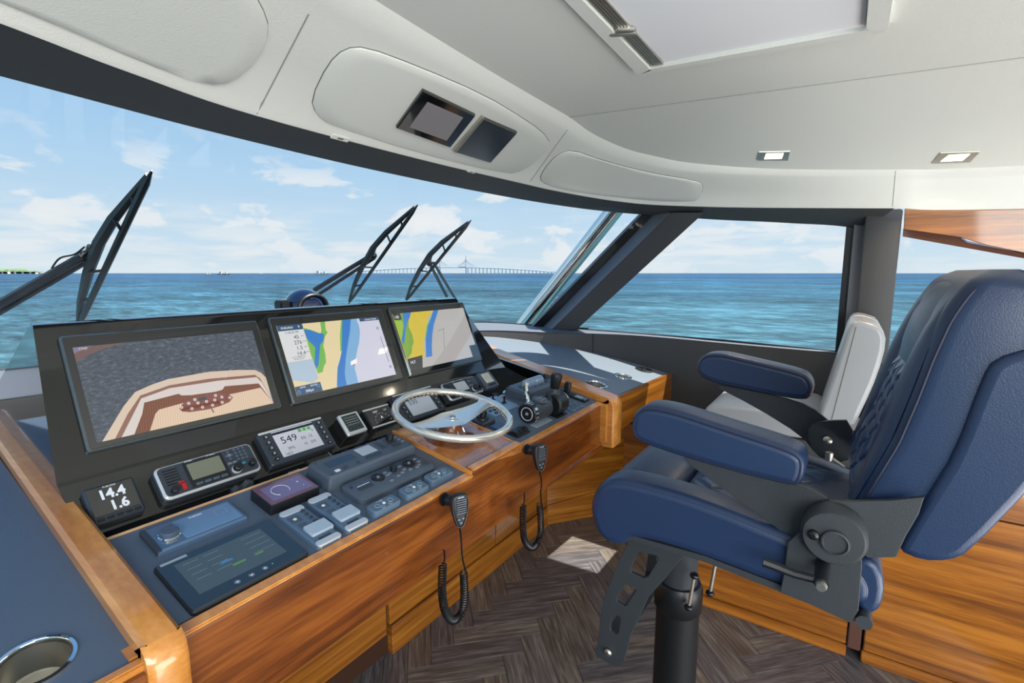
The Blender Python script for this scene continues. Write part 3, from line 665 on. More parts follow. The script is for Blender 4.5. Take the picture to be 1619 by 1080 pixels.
bm = bmesh.new(); q = hq((985, 50), z=2.138)[0] - hc; mt = Matrix.Translation(q) @ Matrix.Rotation(R(-62), 4, 'Z') @ Matrix.Rotation(pi, 4, 'X'); rbox(bm, 0, 0, .06, .014, 0, .008, r=.006); rbox(bm, .004, .016, .045, .010, 0, .007, r=.005); bm.transform(mt); obj('latch', bm, STEEL, ht)

# ================================================================== OUTSIDE: chrome rail, wipers
rl = tag(bpy.data.objects.new('chrome_rail', None), 'thick polished steel support slanting outside the windshield corner', 'rail'); C.objects.link(rl)
bm = bmesh.new(); a = atX(812, 535, 3.55); b = atX(985, 315, 3.4); cyl(bm, a, b, 0.062, 0.062, n=24); rl.location = a
for v in bm.verts: v.co -= a
obj('tube', bm, CHROME, rl)
gn = Vector((0, 0.75, 1.45)).normalized()
def wp_(x, y, off): return atP(x, y, Vector((0, 2.8, 1.21)) + gn * off, gn)
def wiper(lab, blade, arms, piv, sc_, hose=None):
    root = wp_(*piv, .08); t = thing('windshield_wiper', lab, 'wiper', loc=root, group='black wipers parked on the windshield')
    L = lambda x, y, o: wp_(x, y, o) - root
    b0, b1 = blade
    N = 12; bm = bmesh.new()
    tube(bm, [L(b0[0] + (b1[0] - b0[0]) * k / N, b0[1] + (b1[1] - b0[1]) * k / N, .02 + .004 * sin(k / N * pi)) for k in range(N + 1)], lambda f: .0085 * sc_ * (1 if .01 < f < .99 else .25), 6); obj('blade', bm, RUB, t)
    # bowed superstructure beside the blade
    dx, dy = b1[0] - b0[0], b1[1] - b0[1]; ln = math.hypot(dx, dy); nx, ny = dy / ln, -dx / ln
    off = ln * .085
    def bp(f, w): return (b0[0] + dx * f + nx * off * w, b0[1] + dy * f + ny * off * w)
    bm = bmesh.new(); pts = [(.03, .1), (.15, .55), (.32, .95), (.5, 1.15), (.66, .95), (.82, .5), (.97, .12)]
    tube(bm, [L(*bp(f, w), .035 + .02 * sin(pi * f)) for f, w in pts], lambda f: (.0055 + .0085 * sin(pi * min(1, max(0, f)))) * sc_, 6); obj('bow', bm, BLACK, t)
    bm = bmesh.new()
    for f, w in ((.15, .55), (.32, .95), (.66, .95), (.82, .5)): cyl(bm, L(*bp(f, w), .04), L(*bp(f + (.05 if f < .5 else -.05), 0), .02), .004 * sc_, n=6)
    obj('link', bm, BLACK, t)
    for (x0, y0, x1, y1, rr) in arms:
        bm = bmesh.new(); cyl(bm, L(x0, y0, .10), L(x1, y1, .07), rr * sc_, rr * .8 * sc_, n=8); obj('arm', bm, BLACK, t)
    bm = bmesh.new(); bmesh.ops.create_icosphere(bm, subdivisions=2, radius=.018 * sc_, matrix=Matrix.Translation(Vector((0, 0, 0)))); cyl(bm, Vector((0, 0, 0)), L(piv[0] + 4 * sc_, piv[1] - 14 * sc_, .06), .005 * sc_, n=6); obj('pivot', bm, BLACK, t)
    if hose:
        bm = bmesh.new(); tube(bm, cr([L(x, y, .09) for x, y in hose], 5), .003, 5); obj('hose', bm, RUB, t)
wiper('largest black wiper at the left, on a thick double arm', ((122, 520), (240, 270)), [(-12, 488, 132, 404, .013), (-12, 500, 140, 412, .009)], (136, 406), 1.25, [(82, 424), (95, 408), (118, 402), (134, 390)])
wiper('middle black wiper, its arm rising from behind the dome compass', ((550, 482), (661, 323)), [(498, 458, 590, 402, .013), (506, 464, 592, 408, .010)], (590, 404), 1.1)
wiper('smallest black wiper at the right above the third screen', ((640, 478), (745, 348)), [(706, 468, 681, 420, .011), (722, 476, 686, 416, .010)], (679, 416), 1.15)

# ================================================================== HELM CONSOLE
con = thing('helm_console', 'teak helm console with blue-grey leather deck and black instrument slope', 'console', loc=(1.25, 1.2, 0)); CL = Vector((1.25, 1.2, 0))
def cobj(name, bm, m, **k):
    for v in bm.verts: v.co -= CL
    return obj(name, bm, m, con, **k)
def dslab(name, s0, s1, t0, t1, h0, h1, m, bev=0.0, fr=DECK, parent=None):
    bm = bmesh.new(); box(bm, s0, s1, t0, t1, h0, h1)
    if bev: bmesh.ops.bevel(bm, geom=bm.edges[:], offset=bev, segments=2, affect='EDGES')
    bm.transform(fr); return cobj(name, bm, m)
dslab('deck_panel', .325, 1.140, 0.018, .335, -.03, 0, DECKL)
dslab('deck_panel', 1.425, 2.175, 0.02, .352, -.03, 0, DECKL)
dslab('deck_edge', .325, 1.140, .335, .3425, -.03, .0025, EDGEW, bev=.001)
dslab('deck_edge', 1.425, 2.175, .352, .3545, -.03, .002, EDGEW)
# raised varnished board under the wheel
bm = bmesh.new(); box(bm, 1.140, 1.425, 0.004, .36, -.03, .011); bmesh.ops.bevel(bm, geom=bm.edges[:], offset=.003, segments=2, affect='EDGES'); bm.transform(DECK)
cobj('wheel_board', bm, wood('wheel_board_veneer', (146, 84, 38), (178, 112, 58), (200, 140, 86), scale=(3, 3, 3), swirl=1.5, coat=1.0, rough=0.2))
for s in (1.141, 1.424): dslab('board_rim', s - .005, s + .005, .004, .36, -.02, .014, TRIMW, bev=.002)
# recess strip behind the deck, instrument slope and screen tower
dslab('switch_strip', .325, 2.19, .342, .40, -.05, -.022, BLACKG)
ins = [fr_pt(DECK, 0, .39, -.022), Vector((0, 1.30, 1.015)), Vector((0, 1.415, 1.13)), Vector((0, 1.422, 1.140)), Vector((0, 1.5605, 1.468)), Vector((0, 1.568, 1.4795)), Vector((0, 1.582, 1.483)), Vector((0, 1.62, 1.478)), Vector((0, 2.0, 1.24)), Vector((0, 2.0, 0.9)), Vector((0, 1.2, .9))]
XL = [.325, .318, .298, .298, .322, .324, .326, .33, .30, .30, .325]; XR = [2.19, 2.19, 2.02, 1.86, 1.832, 1.83, 1.826, 1.82, 1.95, 1.95, 2.19]
bm = bmesh.new(); xs = 12
rws = [ring(bm, [(XL[i] + (XR[i] - XL[i]) * k / xs, p.y, p.z) for k in range(xs + 1)]) for i, p in enumerate(ins)]
for a, b in zip(rws, rws[1:]): bridge(bm, a, b, False)
bm.faces.new([r_[0] for r_ in rws]); bm.faces.new([r_[-1] for r_ in rws][::-1])
cobj('instrument_tower', bm, BLACKG, ang=28)
# right black cheek inside the trim
bm = bmesh.new(); slab(bm, [fr_pt(DECK, 2.18, .33, -.02), fr_pt(DECK, 2.18, .80, -.02), fr_pt(DECK, 2.18, .80, .03), fr_pt(DECK, 2.18, .33, .03)], .02, Vector((-1, 0, 0))); cobj('side_cheek', bm, BLACKG)
bm = bmesh.new(); slab(bm, [fr_pt(DECK, 1.82, .52, -.1), fr_pt(DECK, 2.18, .52, -.1), fr_pt(DECK, 2.18, .80, -.015), fr_pt(DECK, 1.9, .80, -.015)], .02); cobj('side_floor', bm, BLACKG)
# front fascia (walnut), stepped top edge
def fascia():
    XS = [(.325, .923), (1.143, .934), (1.143, .934), (1.424, .942), (1.424, .942), (2.15, .955)]; up = [0, 0, .017, .017, 0, 0]
    bm = bmesh.new(); F = []; B = []
    for (x, y), u in zip(XS, up):
        zt = .98 + u + (y - .923) * .19
        F.append([(x, y - .012, .762), (x, y - .012, zt - .012), (x, y - .004, zt)]); B.append([(x, y + .02, .762), (x, y + .02, zt + .002)])
    fr_ = [ring(bm, [F[i][j] for i in range(6)]) for j in range(3)]; bk = [ring(bm, [B[i][j] for i in range(6)]) for j in range(2)]
    bridge(bm, fr_[0], fr_[1], False); bridge(bm, fr_[1], fr_[2], False); bridge(bm, fr_[2], bk[1], False); bridge(bm, bk[1], bk[0], False); bridge(bm, bk[0], fr_[0], False)
    bm.faces.new([fr_[0][0], fr_[1][0], fr_[2][0], bk[1][0], bk[0][0]]); bm.faces.new([fr_[0][-1], fr_[1][-1], fr_[2][-1], bk[1][-1], bk[0][-1]])
    bmesh.ops.remove_doubles(bm, verts=bm.verts[:], dist=1e-6)
    cobj('front_fascia', bm, WAL, smooth=False)
    for i in (0, 2, 4):
        bm = bmesh.new(); (x0, y0), (x1, y1) = XS[i], XS[i + 1]; u = up[i]
        q = [(x0, y0 - .014), (x1, y1 - .014), (x1, y1 + .012), (x0, y0 + .012)]
        def zz_(y): return .98 + u + (y - .923) * .19
        a = ring(bm, [(x, y, zz_(y) - .004) for x, y in q]); b = ring(bm, [(x, y, zz_(y) + .004) for x, y in q]); bridge(bm, a, b); bm.faces.new(b); bm.faces.new(a[::-1])
        bmesh.ops.bevel(bm, geom=bm.edges[:], offset=.0025, segments=2, affect='EDGES'); cobj('front_rim', bm, TRIMW)
fascia()
for x0_, x1_, z0_ in ((2.135, 2.258, .80), (.250, .3205, .43), (2.1575, 2.2595, .80), (.2645, .3195, .43)):
    bm = bmesh.new(); box(bm, x0_, x1_, .914, .99 - (.01 if x1_ in (2.2595, .3195) else 0), z0_, 1.002 if x1_ in (2.2595, .3195) else .985); cobj('corner_block', bm, TRIMW)
bm = bmesh.new(); box(bm, .33, 2.15, .93, 1.52, .762, .775); cobj('underside', bm, WAL)
# fore-aft trims (left and right) with rounded ends turning down
def trim(name, s0, s1, s2, s3, t1, drop, tf=-.02, h=.03):
    """front x range s0..s1, back x range s2..s3"""
    rows = []; T = [tf + (t1 - tf) * k / 8 for k in range(9)]
    prof = lambda a, b: [(a, -.04), (a, h - .008), (a + .008, h), (b - .008, h), (b, h - .008), (b, -.04)]
    for k, t_ in enumerate(T):
        f = k / 8; a = s0 + (s2 - s0) * f; b = s1 + (s3 - s1) * f; rows.append([fr_pt(DECK, x, t_, hh) for x, hh in prof(a, b)])
    top = fr_pt(DECK, 0, tf, 0); pre = []
    for k in range(5):
        an = pi / 2 * (1 - k / 5); 
        dy = -.028 * (1 - sin(pi / 2 - an)) if False else -.028 * sin(an) ; dz = -.028 * (1 - cos(an))
        pre.append((dy, dz))
    front = []
    for dy, dz in [(-.03, -drop), (-.03, -.04), (-.026, -.02), (-.017, -.009), (-.008, -.002)]:
        y = top.y + dy; z = fr_pt(DECK, 0, tf, h).z + dz
        a, b = s0, s1; zi = z - .004 if dz < -.03 else fr_pt(DECK, 0, tf, h).z - .05; front.append([Vector((a, top.y + .07, zi)), Vector((a, y + .006, z)), Vector((a + .008, y, z)), Vector((b - .008, y, z)), Vector((b, y + .006, z)), Vector((b, top.y + .07, zi))])
    bm = bmesh.new(); rs = [ring(bm, r_) for r_ in front + rows]
    for a, b in zip(rs, rs[1:]): bridge(bm, a, b, False)
    bm.faces.new(rs[-1]); bm.faces.new(rs[0])
    return cobj(name, bm, TRIMW, ang=40)
trim('side_trim', .262, .322, .270, .322, 1.08, .55)
trim('side_trim', 2.155, 2.262, 2.27, 2.385, 1.06, .235, tf=-.01)
# port side top with drink holder
bm = bmesh.new(); box(bm, -.75, .266, -.012, 1.05, -.03, 0.0); bm.transform(DECK); cobj('port_top', bm, DECKL)
dslab('port_rim', -.75, .266, -.03, -.012, -.02, .006, TRIMW, bev=.003)
bx_ = bmesh.new(); box(bx_, -.75, .262, .885, .905, .30, .965); cobj('port_fascia', bx_, WAL)
# starboard top, fascia and end
bm = bmesh.new(); P = [(2.262, .02), (3.085, -.02), (3.075, .35), (2.95, .70), (2.78, .96), (2.50, 1.13), (2.36, 1.08)]
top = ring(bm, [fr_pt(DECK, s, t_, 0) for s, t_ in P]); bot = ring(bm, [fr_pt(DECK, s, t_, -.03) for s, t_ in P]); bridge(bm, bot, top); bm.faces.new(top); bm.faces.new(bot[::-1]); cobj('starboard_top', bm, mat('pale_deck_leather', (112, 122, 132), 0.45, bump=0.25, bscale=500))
def qface(name, pts, th, m, bev=.002, nrm=None):
    bm = bmesh.new(); slab(bm, pts, th, nrm, bev=bev); return cobj(name, bm, m)
sf0 = fr_pt(DECK, 2.262, .02, 0); sf1 = fr_pt(DECK, 3.085, -.02, 0)
qface('starboard_fascia', [sf0 + Vector((0, -.02, .006)), sf1 + Vector((0, -.02, .006)), sf1 + Vector((0, -.02, -.165)), sf0 + Vector((0, -.02, -.165))], .02, TEAK, nrm=Vector((-.05, -1, 0)).normalized())
bm = bmesh.new(); box(bm, 2.15, 3.085, .93, 1.5, .80, .812); cobj('underside', bm, TEAK)

# lower cabinets under the console
lc = thing('base_cabinet', 'teak cabinet run recessed under the helm console', 'cabinet', loc=(1.8, 1.5, 0)); LL = lc.location.copy()
def lobj(name, bm, m, par=None):
    for v in bm.verts: v.co -= LL
    return obj(name, bm, m, par or lc)
bm = bmesh.new(); box(bm, .2, 2.6, 1.515, 1.9, 0, .765); lobj('carcass', bm, mat('dark_gap_wood', (56, 30, 12), 0.6))
for x0, x1, z0 in ((.30, 1.272, .10), (1.290, 2.043, .132), (2.051, 2.592, .132)):
    bm = bmesh.new(); box(bm, x0, x1, 1.497, 1.517, z0, .76); bmesh.ops.bevel(bm, geom=bm.edges[:], offset=.002, segments=1, affect='EDGES'); lobj('door', bm, TEAK)
bm = bmesh.new(); box(bm, 1.290, 2.592, 1.485, 1.517, 0, .129); bmesh.ops.bevel(bm, geom=bm.edges[:], offset=.002, segments=1, affect='EDGES'); lobj('toe_board', bm, TEAK)
bm = bmesh.new(); a, b = Vector((2.6, 1.50, 0)), Vector((3.06, 1.16, 0)); nn_ = Vector((-.6, -.8, 0))
slab(bm, [a + Vector((0, 0, .132)), b + Vector((0, 0, .2)), b + Vector((0, 0, .82)), a + Vector((0, 0, .80))], .02, nn_.normalized(), bev=.002); lobj('door', bm, TEAK)
bm = bmesh.new(); slab(bm, [a, b, b + Vector((0, 0, .197)), a + Vector((0, 0, .129))], .02, nn_.normalized(), bev=.002); lobj('toe_board', bm, TEAK)

# cup holders
def cup(lab, s, t_, r, depth=.07, fr=DECK, h=0.0, wall=STEEL):
    o = thing('cup_holder', lab, 'cup holder', on(fr, s, t_, h), group='round steel cup holders')
    bm = bmesh.new(); n = 32
    prof = [(r * 1.13, 0), (r * 1.12, .004), (r * 1.0, .0045), (r * .97, .001), (r * .93, -depth * .02), (r * .9, .0015)]
    rs = [ring(bm, [(q * cos(2 * pi * k / n), q * sin(2 * pi * k / n), z) for k in range(n)]) for q, z in ((r * 1.14, 0.0), (r * 1.12, .004), (r * 1.02, .004), (r * .99, .0018))]
    for a, b in zip(rs, rs[1:]): bridge(bm, a, b)
    obj('rim', bm, CHROME, o)
    bm = bmesh.new(); rs = [ring(bm, [(q * cos(2 * pi * k / n), q * sin(2 * pi * k / n), z) for k in range(n)]) for q, z in ((r * .99, .0018), (r * .95, -depth * .0 + .0012), (r * .55, .0008))]
    return o, bm
def cut_hole(objname_prefix, fr, s, t_, r, depth):
    """boolean a round well into every console part that crosses it"""
    bm = bmesh.new(); cyl(bm, (s, t_, .05), (s, t_, -depth - .002), r, n=32); bm.transform(fr)
    me = bpy.data.meshes.new('cut'); bm.to_mesh(me); bm.free(); co = bpy.data.objects.new('cut', me); C.objects.link(co)
    for o in list(con.children):
        if o.name.split('.')[0] == objname_prefix:
            md = o.modifiers.new('well', 'BOOLEAN'); md.operation = 'DIFFERENCE'; md.object = co; md.solver = 'EXACT'
            bpy.context.view_layer.update(); dg = bpy.context.evaluated_depsgraph_get(); nm = bpy.data.meshes.new_from_object(o.evaluated_get(dg)); o.modifiers.clear(); o.data = nm
    bpy.data.objects.remove(co)
def cupw(lab, s, t_, r, depth, cutname, h=0.0):
    bpy.context.view_layer.update()
    cut_hole(cutname, DECK, s, t_, r * .985, depth)
    o = thing('cup_holder', lab, 'cup holder', on(DECK, s, t_, h), group='round steel cup holders'); n = 36
    def rg(bm, L):
        rs = [ring(bm, [(q * cos(2 * pi * k / n), q * sin(2 * pi * k / n), z) for k in range(n)]) for q, z in L]
        for a, b in zip(rs, rs[1:]): bridge(bm, a, b)
        return rs
    bm = bmesh.new(); rg(bm, [(r * 1.14, 0), (r * 1.12, .004), (r * 1.0, .005), (r * .965, .002), (r * .955, -.004)]); obj('rim', bm, CHROME, o)
    bm = bmesh.new(); rs = rg(bm, [(r * .955, -.003), (r * .93, -depth * .7), (r * .90, -depth * .95), (r * .8, -depth)]); bm.faces.new(rs[-1]); obj('well', bm, STEEL, o)
cupw('large steel cup holder in the port leather top, nearest the camera', .160, .088, .045, .055, 'port_top')
cupw('steel cup holder behind the left engine display, in the black strip', .880, .385, .044, .03, 'switch_strip', -.022)
cupw('steel cup holder behind the steering wheel, in the black strip', 1.60, .405, .040, .03, 'switch_strip', -.022)
cupw('steel cup holder on the starboard top right beside the teak trim', 2.40, .165, .052, .05, 'starboard_top')
cupw('steel cup holder in the middle of the sunlit starboard top', 2.70, .135, .045, .05, 'starboard_top')
# black flush latch on starboard top
t = thing('deck_vent', 'black oval flush fitting at the corner of the starboard top', 'vent', on(DECK, 2.985, .11, 0))
bm = bmesh.new(); lathe(bm, [(.055, 0), (.055, .004), (.045, .007), (.042, .003)], n=28); obj('ring', bm, BLACK, t)
bm = bmesh.new(); rbox(bm, 0, 0, .07, .026, .002, .010, r=.012); obj('flap', bm, RUB, t)
t = thing('cable_reel', 'small dark red coil fitting behind the third screen on the starboard top', 'fitting', on(DECK, 2.42, 1.03, .0))
bm = bmesh.new(); lathe(bm, [(.04, 0), (.04, .012), (.03, .02), (.012, .026)], n=24); obj('body', bm, BLACK, t)
for k in range(3):
    bm = bmesh.new(); tube(bm, [(.02 + .008 * k, .036 * cos(a_), .012 + .03 * sin(a_)) for a_ in [pi * j / 10 for j in range(11)]], .003, 6); obj('coil', bm, mat('maroon', (90, 34, 30), .4), t)

# ------------------------------------------------------------------ display screens
def display(lab, s0, s1, t0, t1, d, brandless=True):
    cx_, cy_ = (s0 + s1) / 2, (t0 + t1) / 2
    o = thing('chart_display' if d[4] else 'camera_display', lab, 'display', on(SCR, cx_, cy_, 0))
    w, h_ = s1 - s0, t1 - t0
    bm = bmesh.new(); rbox(bm, 0, 0, w, h_, -.01, .012, r=.008, bev=.003); obj('bezel', bm, mat('bezel_edge', (96, 104, 106), .25, metal=.6), o)
    bm = bmesh.new(); rbox(bm, 0, 0, w - .010, h_ - .010, .011, .0135, r=.006, bev=.0008); obj('front_glass', bm, SCRN, o)
    d0, d1, e0, e1 = d[:4]
    return o, (lambda s, t_: (s - cx_, t_ - cy_)), (d0 - cx_, d1 - cx_, e0 - cy_, e1 - cy_)
def picture(o, layers, name='picture'):
    """layers: list of (material, points) stacked 0.15 mm apart from z=.0137"""
    bm = bmesh.new(); ms = []; z = .0137
    for m, P in layers:
        if m not in ms: ms.append(m)
        flat(bm, P, z, ms.index(m)); z += .00012
    me = bpy.data.meshes.new(name); bm.to_mesh(me); bm.free()
    for m in ms: me.materials.append(m)
    ob = bpy.data.objects.new(name, me); C.objects.link(ob); ob.parent = o; return z
def rect(a, b, c, d): return [(a, c), (b, c), (b, d), (a, d)]
def circ(x, y, r, n=16, sy=1): return [(x + r * cos(2 * pi * k / n), y + r * sy * sin(2 * pi * k / n)) for k in range(n)]
# procedural sea for the camera feed
def feedsea():
    m = bpy.data.materials.new('lit_feed_sea'); m.use_nodes = True; nt = m.node_tree; lk = nt.links.new; b = nt.nodes['Principled BSDF']
    t = node(nt, 'ShaderNodeTexCoord'); n = node(nt, 'ShaderNodeTexNoise'); n.inputs['Scale'].default_value = 70; n.inputs['Detail'].default_value = 9; n.inputs['Roughness'].default_value = .75
    mp = node(nt, 'ShaderNodeMapping'); mp.inputs['Scale'].default_value = (1, 2.2, 1); lk(t.outputs['Object'], mp.inputs[0]); lk(mp.outputs[0], n.inputs['Vector'])
    r = ramp(nt, [(.3, lin((66, 76, 84))), (.5, lin((88, 98, 108))), (.62, lin((116, 122, 142))), (.70, lin((220, 220, 230)))]); lk(n.outputs['Fac'], r.inputs[0])
    b.inputs['Base Color'].default_value = (.01, .01, .01, 1); b.inputs['Roughness'].default_value = .12; lk(r.outputs[0], b.inputs['Emission Color']); b.inputs['Emission Strength'].default_value = .75; return m
def feeddeck(name, c1, c2):
    m = bpy.data.materials.new('lit_' + name); m.use_nodes = True; nt = m.node_tree; lk = nt.links.new; b = nt.nodes['Principled BSDF']
    t = node(nt, 'ShaderNodeTexCoord'); wv = node(nt, 'ShaderNodeTexWave'); wv.inputs['Scale'].default_value = 55; wv.inputs['Distortion'].default_value = .4; mp = node(nt, 'ShaderNodeMapping'); mp.inputs['Rotation'].default_value = (0, 0, R(8)); lk(t.outputs['Object'], mp.inputs[0]); lk(mp.outputs[0], wv.inputs['Vector'])
    r = ramp(nt, [(.1, lin(c1)), (.35, lin(c2))]); lk(wv.outputs['Fac'], r.inputs[0]); lk(r.outputs[0], b.inputs['Emission Color']); b.inputs['Emission Strength'].default_value = .85; b.inputs['Base Color'].default_value = (.01, .01, .01, 1); b.inputs['Roughness'].default_value = .12; return m
o, q, D = display('widest screen at left, showing a boat stern camera view over rippled water', .360, .838, -0.0 + .0535, .342, (.380, .814, .072, .309, 0))
F = lambda L: [q(s, t_) for s, t_ in L]
cream = _em('feed_cream', (226, 202, 180), .9); brown = _em('feed_brown', (150, 96, 72), .8); whit = _em('feed_white', (232, 220, 214), .85); dkb = _em('feed_teak_dark', (116, 72, 56), .8)
outer = [(.390, .072), (.42, .111), (.448, .147), (.478, .177), (.52, .19), (.556, .197), (.661, .200), (.74, .192), (.787, .184), (.803, .172), (.813, .155), (.813, .072)]
inn = [(.415, .072), (.452, .126), (.487, .166), (.556, .180), (.656, .180), (.783, .169), (.795, .155), (.812, .09), (.812, .072)]
brn = [(.428, .072), (.463, .123), (.487, .158), (.554, .172), (.678, .170), (.786, .161), (.797, .142), (.812, .085), (.812, .072)]
dek = [(.454, .072), (.481, .119), (.491, .146), (.572, .153), (.688, .151), (.786, .141), (.811, .08), (.811, .072)]
lgt = [(.487, .072), (.508, .112), (.518, .121), (.574, .126), (.707, .125), (.788, .127), (.811, .078), (.811, .072)]
oval = [(.563, .114), (.575, .125), (.608, .135), (.640, .137), (.668, .135), (.695, .125), (.703, .114), (.69, .103), (.66, .097), (.63, .095), (.585, .098), (.568, .104)]
Lr = [(feedsea(), rect(D[0], D[1], D[2], D[3])), (_em('feed_arch', (120, 84, 82), .7), F([(.38, .309), (.38, .272), (.41, .288), (.447, .301), (.487, .309)])), (_em('feed_sky', (140, 130, 165), .7), F([(.38, .309), (.38, .294), (.402, .304), (.42, .309)])),
      (cream, F(outer)), (brown, F(inn)), (whit, F(brn)), (feeddeck('feed_teak', (118, 72, 56), (140, 92, 70)), F(dek)), (whit, F([(.57, .154), (.577, .147), (.60, .143), (.66, .140), (.681, .142), (.694, .156)])), (feeddeck('feed_pale_deck', (226, 194, 166), (240, 214, 186)), F(lgt)), (_em('feed_mahogany', (134, 60, 42), .8), F(oval)), (_em('feed_table_screen', (60, 62, 70), .5), F([(.612, .131), (.632, .133), (.635, .123), (.617, .121)]))]
Lr.append((brown, F([(.638, .096), (.642, .096), (.644, .083), (.640, .083)])))
sp = [(.569, .115), (.588, .122), (.605, .129), (.61, .118), (.592, .106), (.618, .104), (.644, .104), (.658, .129), (.653, .117), (.673, .121), (.67, .106), (.693, .115), (.631, .117)]
for s, t_ in sp: Lr += [(whit, circ(*q(s, t_), .0042, 10)), (dkb, circ(*q(s, t_), .0014, 6))]
zt = picture(o, Lr)
lettering('Chill', *q(.389, .300), zt, .009, whit, o)
o, q, D = display('middle screen with a white-panelled chart of green, beige and blue bands', .876, 1.347, .0535, .348, (.894, 1.314, .077, .316, 1))
F = lambda L: [q(s, t_) for s, t_ in L]
sand = _em('chart_sand', (236, 216, 168), .95); pale = _em('chart_pale', (214, 214, 232), .95); bl = _em('chart_blue', (28, 122, 204), .95); lb = _em('chart_light_blue', (124, 178, 222), .95); gr = _em('chart_green', (116, 192, 74), .9); hd = _em('chart_header', (16, 78, 122), .8); pw = _em('chart_panel', (224, 226, 228), .95); ink = _em('chart_ink', (40, 44, 50), .6); mist = _em('chart_mist', (184, 206, 226), .9); wh = _em('chart_white', (250, 250, 250), 1.0)
L2 = [(pale, rect(*D)), (sand, F([(.894, .316), (1.149, .316), (1.128, .268), (1.106, .202), (1.069, .145), (1.043, .077), (.894, .077)])),
      (gr, F([(.987, .300), (1.012, .296), (1.04, .276), (1.057, .316), (1.075, .316), (1.068, .286), (1.072, .275), (1.057, .262), (1.040, .23), (1.038, .20), (1.031, .169), (1.020, .16), (1.008, .140), (.989, .137), (.984, .2)])),
      (sand, F([(.985, .316), (1.055, .316), (1.052, .29), (1.047, .276), (1.036, .279), (1.01, .292), (.99, .300)])),
      (bl, F([(.985, .296), (1.01, .290), (1.036, .276), (1.050, .276), (1.056, .268), (1.045, .246), (1.03, .236), (1.0, .166), (.988, .155), (.986, .17), (1.008, .228), (.99, .256), (.986, .268)])),
      (gr, F([(1.143, .316), (1.149, .316), (1.128, .262), (1.106, .202), (1.100, .202), (1.118, .26)])),
      (bl, F([(1.149, .316), (1.138, .29), (1.128, .262), (1.116, .23), (1.106, .202), (1.09, .175), (1.069, .145), (1.055, .11), (1.043, .077), (1.084, .077), (1.088, .1), (1.091, .122), (1.112, .171), (1.142, .228), (1.162, .264), (1.187, .316)])),
      (lb, F([(1.185, .316), (1.162, .264), (1.142, .228), (1.112, .171), (1.091, .122), (1.086, .1), (1.084, .077), (1.133, .077), (1.137, .133), (1.15, .16), (1.165, .186), (1.19, .225), (1.207, .26), (1.212, .285), (1.210, .316)])),
      (mist, F([(.894, .19), (.985, .19), (.985, .12), (.96, .11), (.894, .13)])),
      (pw, F([(.894, .297), (.982, .297), (.982, .191), (.894, .191)])), (hd, F([(.894, .316), (.985, .316), (.985, .2965), (.894, .2965)])), (hd, F([(.894, .108), (.987, .108), (.987, .077), (.894, .077)])), (sand, F([(.894, .111), (.935, .111), (.935, .1075), (.894, .1075)])),
      (hd, F([(1.222, .316), (1.314, .316), (1.314, .303), (1.222, .303)])), (wh, [(p[0], p[1]) for p in F([(1.128, .158), (1.158, .166), (1.152, .148), (1.135, .146), (1.124, .144)])]), (_em('chart_red', (210, 40, 50), .9), circ(*q(1.138, .143), .003, 10)),
      (ink, F([(1.294, .235), (1.296, .235), (1.297, .13), (1.295, .13)])), (ink, circ(*q(1.294, .270), .005, 14)), (pale, circ(*q(1.294, .270), .003, 12)), (ink, circ(*q(1.297, .112), .005, 14)), (pale, circ(*q(1.297, .112), .003, 12)), (lb, circ(*q(.903, .088), .006, 14)), (hd, circ(*q(.903, .088), .0045, 14)), (lb, circ(*q(.975, .097), .006, 14)), (hd, circ(*q(.975, .097), .0045, 14))]
zt = picture(o, L2)
for tx, s, t_, sz, m, al in (('FURUNO', .905, .302, .0105, wh, 'LEFT'), ('9', .966, .302, .012, wh, 'LEFT'), ('11:40:29 PM', .938, .285, .010, ink, 'CENTER'), ('45', .950, .265, .019, ink, 'CENTER'), ('276', .950, .246, .019, ink, 'CENTER'), ('1.5', .950, .227, .019, ink, 'CENTER'), ('14.4', .950, .208, .019, ink, 'CENTER'), ('N 27°36.894\' W', .938, .201, .007, ink, 'CENTER'), ('W 82°42.077\'', .938, .194, .007, ink, 'CENTER'), ('DATA', .91, .099, .0075, wh, 'LEFT'), ('ROUTE', .948, .099, .0075, wh, 'LEFT'), ('200yd', .940, .083, .012, wh, 'CENTER'), ('Center Vessel', 1.245, .306, .0095, wh, 'LEFT')):
    lettering(tx, *q(s, t_), zt, sz, m, o, al, th=.0001)
for tx, t_ in (('DPT', .271), ('COG', .252), ('SOG', .233), ('STW', .214)): lettering(tx, *q(.967, t_), zt, .006, ink, o, th=.0001)
o, q, D = display('right screen with a yellow and green chart, catching sky reflections', 1.384, 1.856, .0535, .352, (1.392, 1.838, .080, .322, 1))
F = lambda L: [q(s, t_) for s, t_ in L]
yl = _em('chart_yellow', (222, 196, 40), .9); g2 = _em('chart_grass', (120, 168, 20), .9); gry = _em('chart_grey', (190, 186, 184), .9); lg = _em('chart_lime', (160, 200, 50), .9); blk = _em('chart_black', (18, 24, 34), .5)
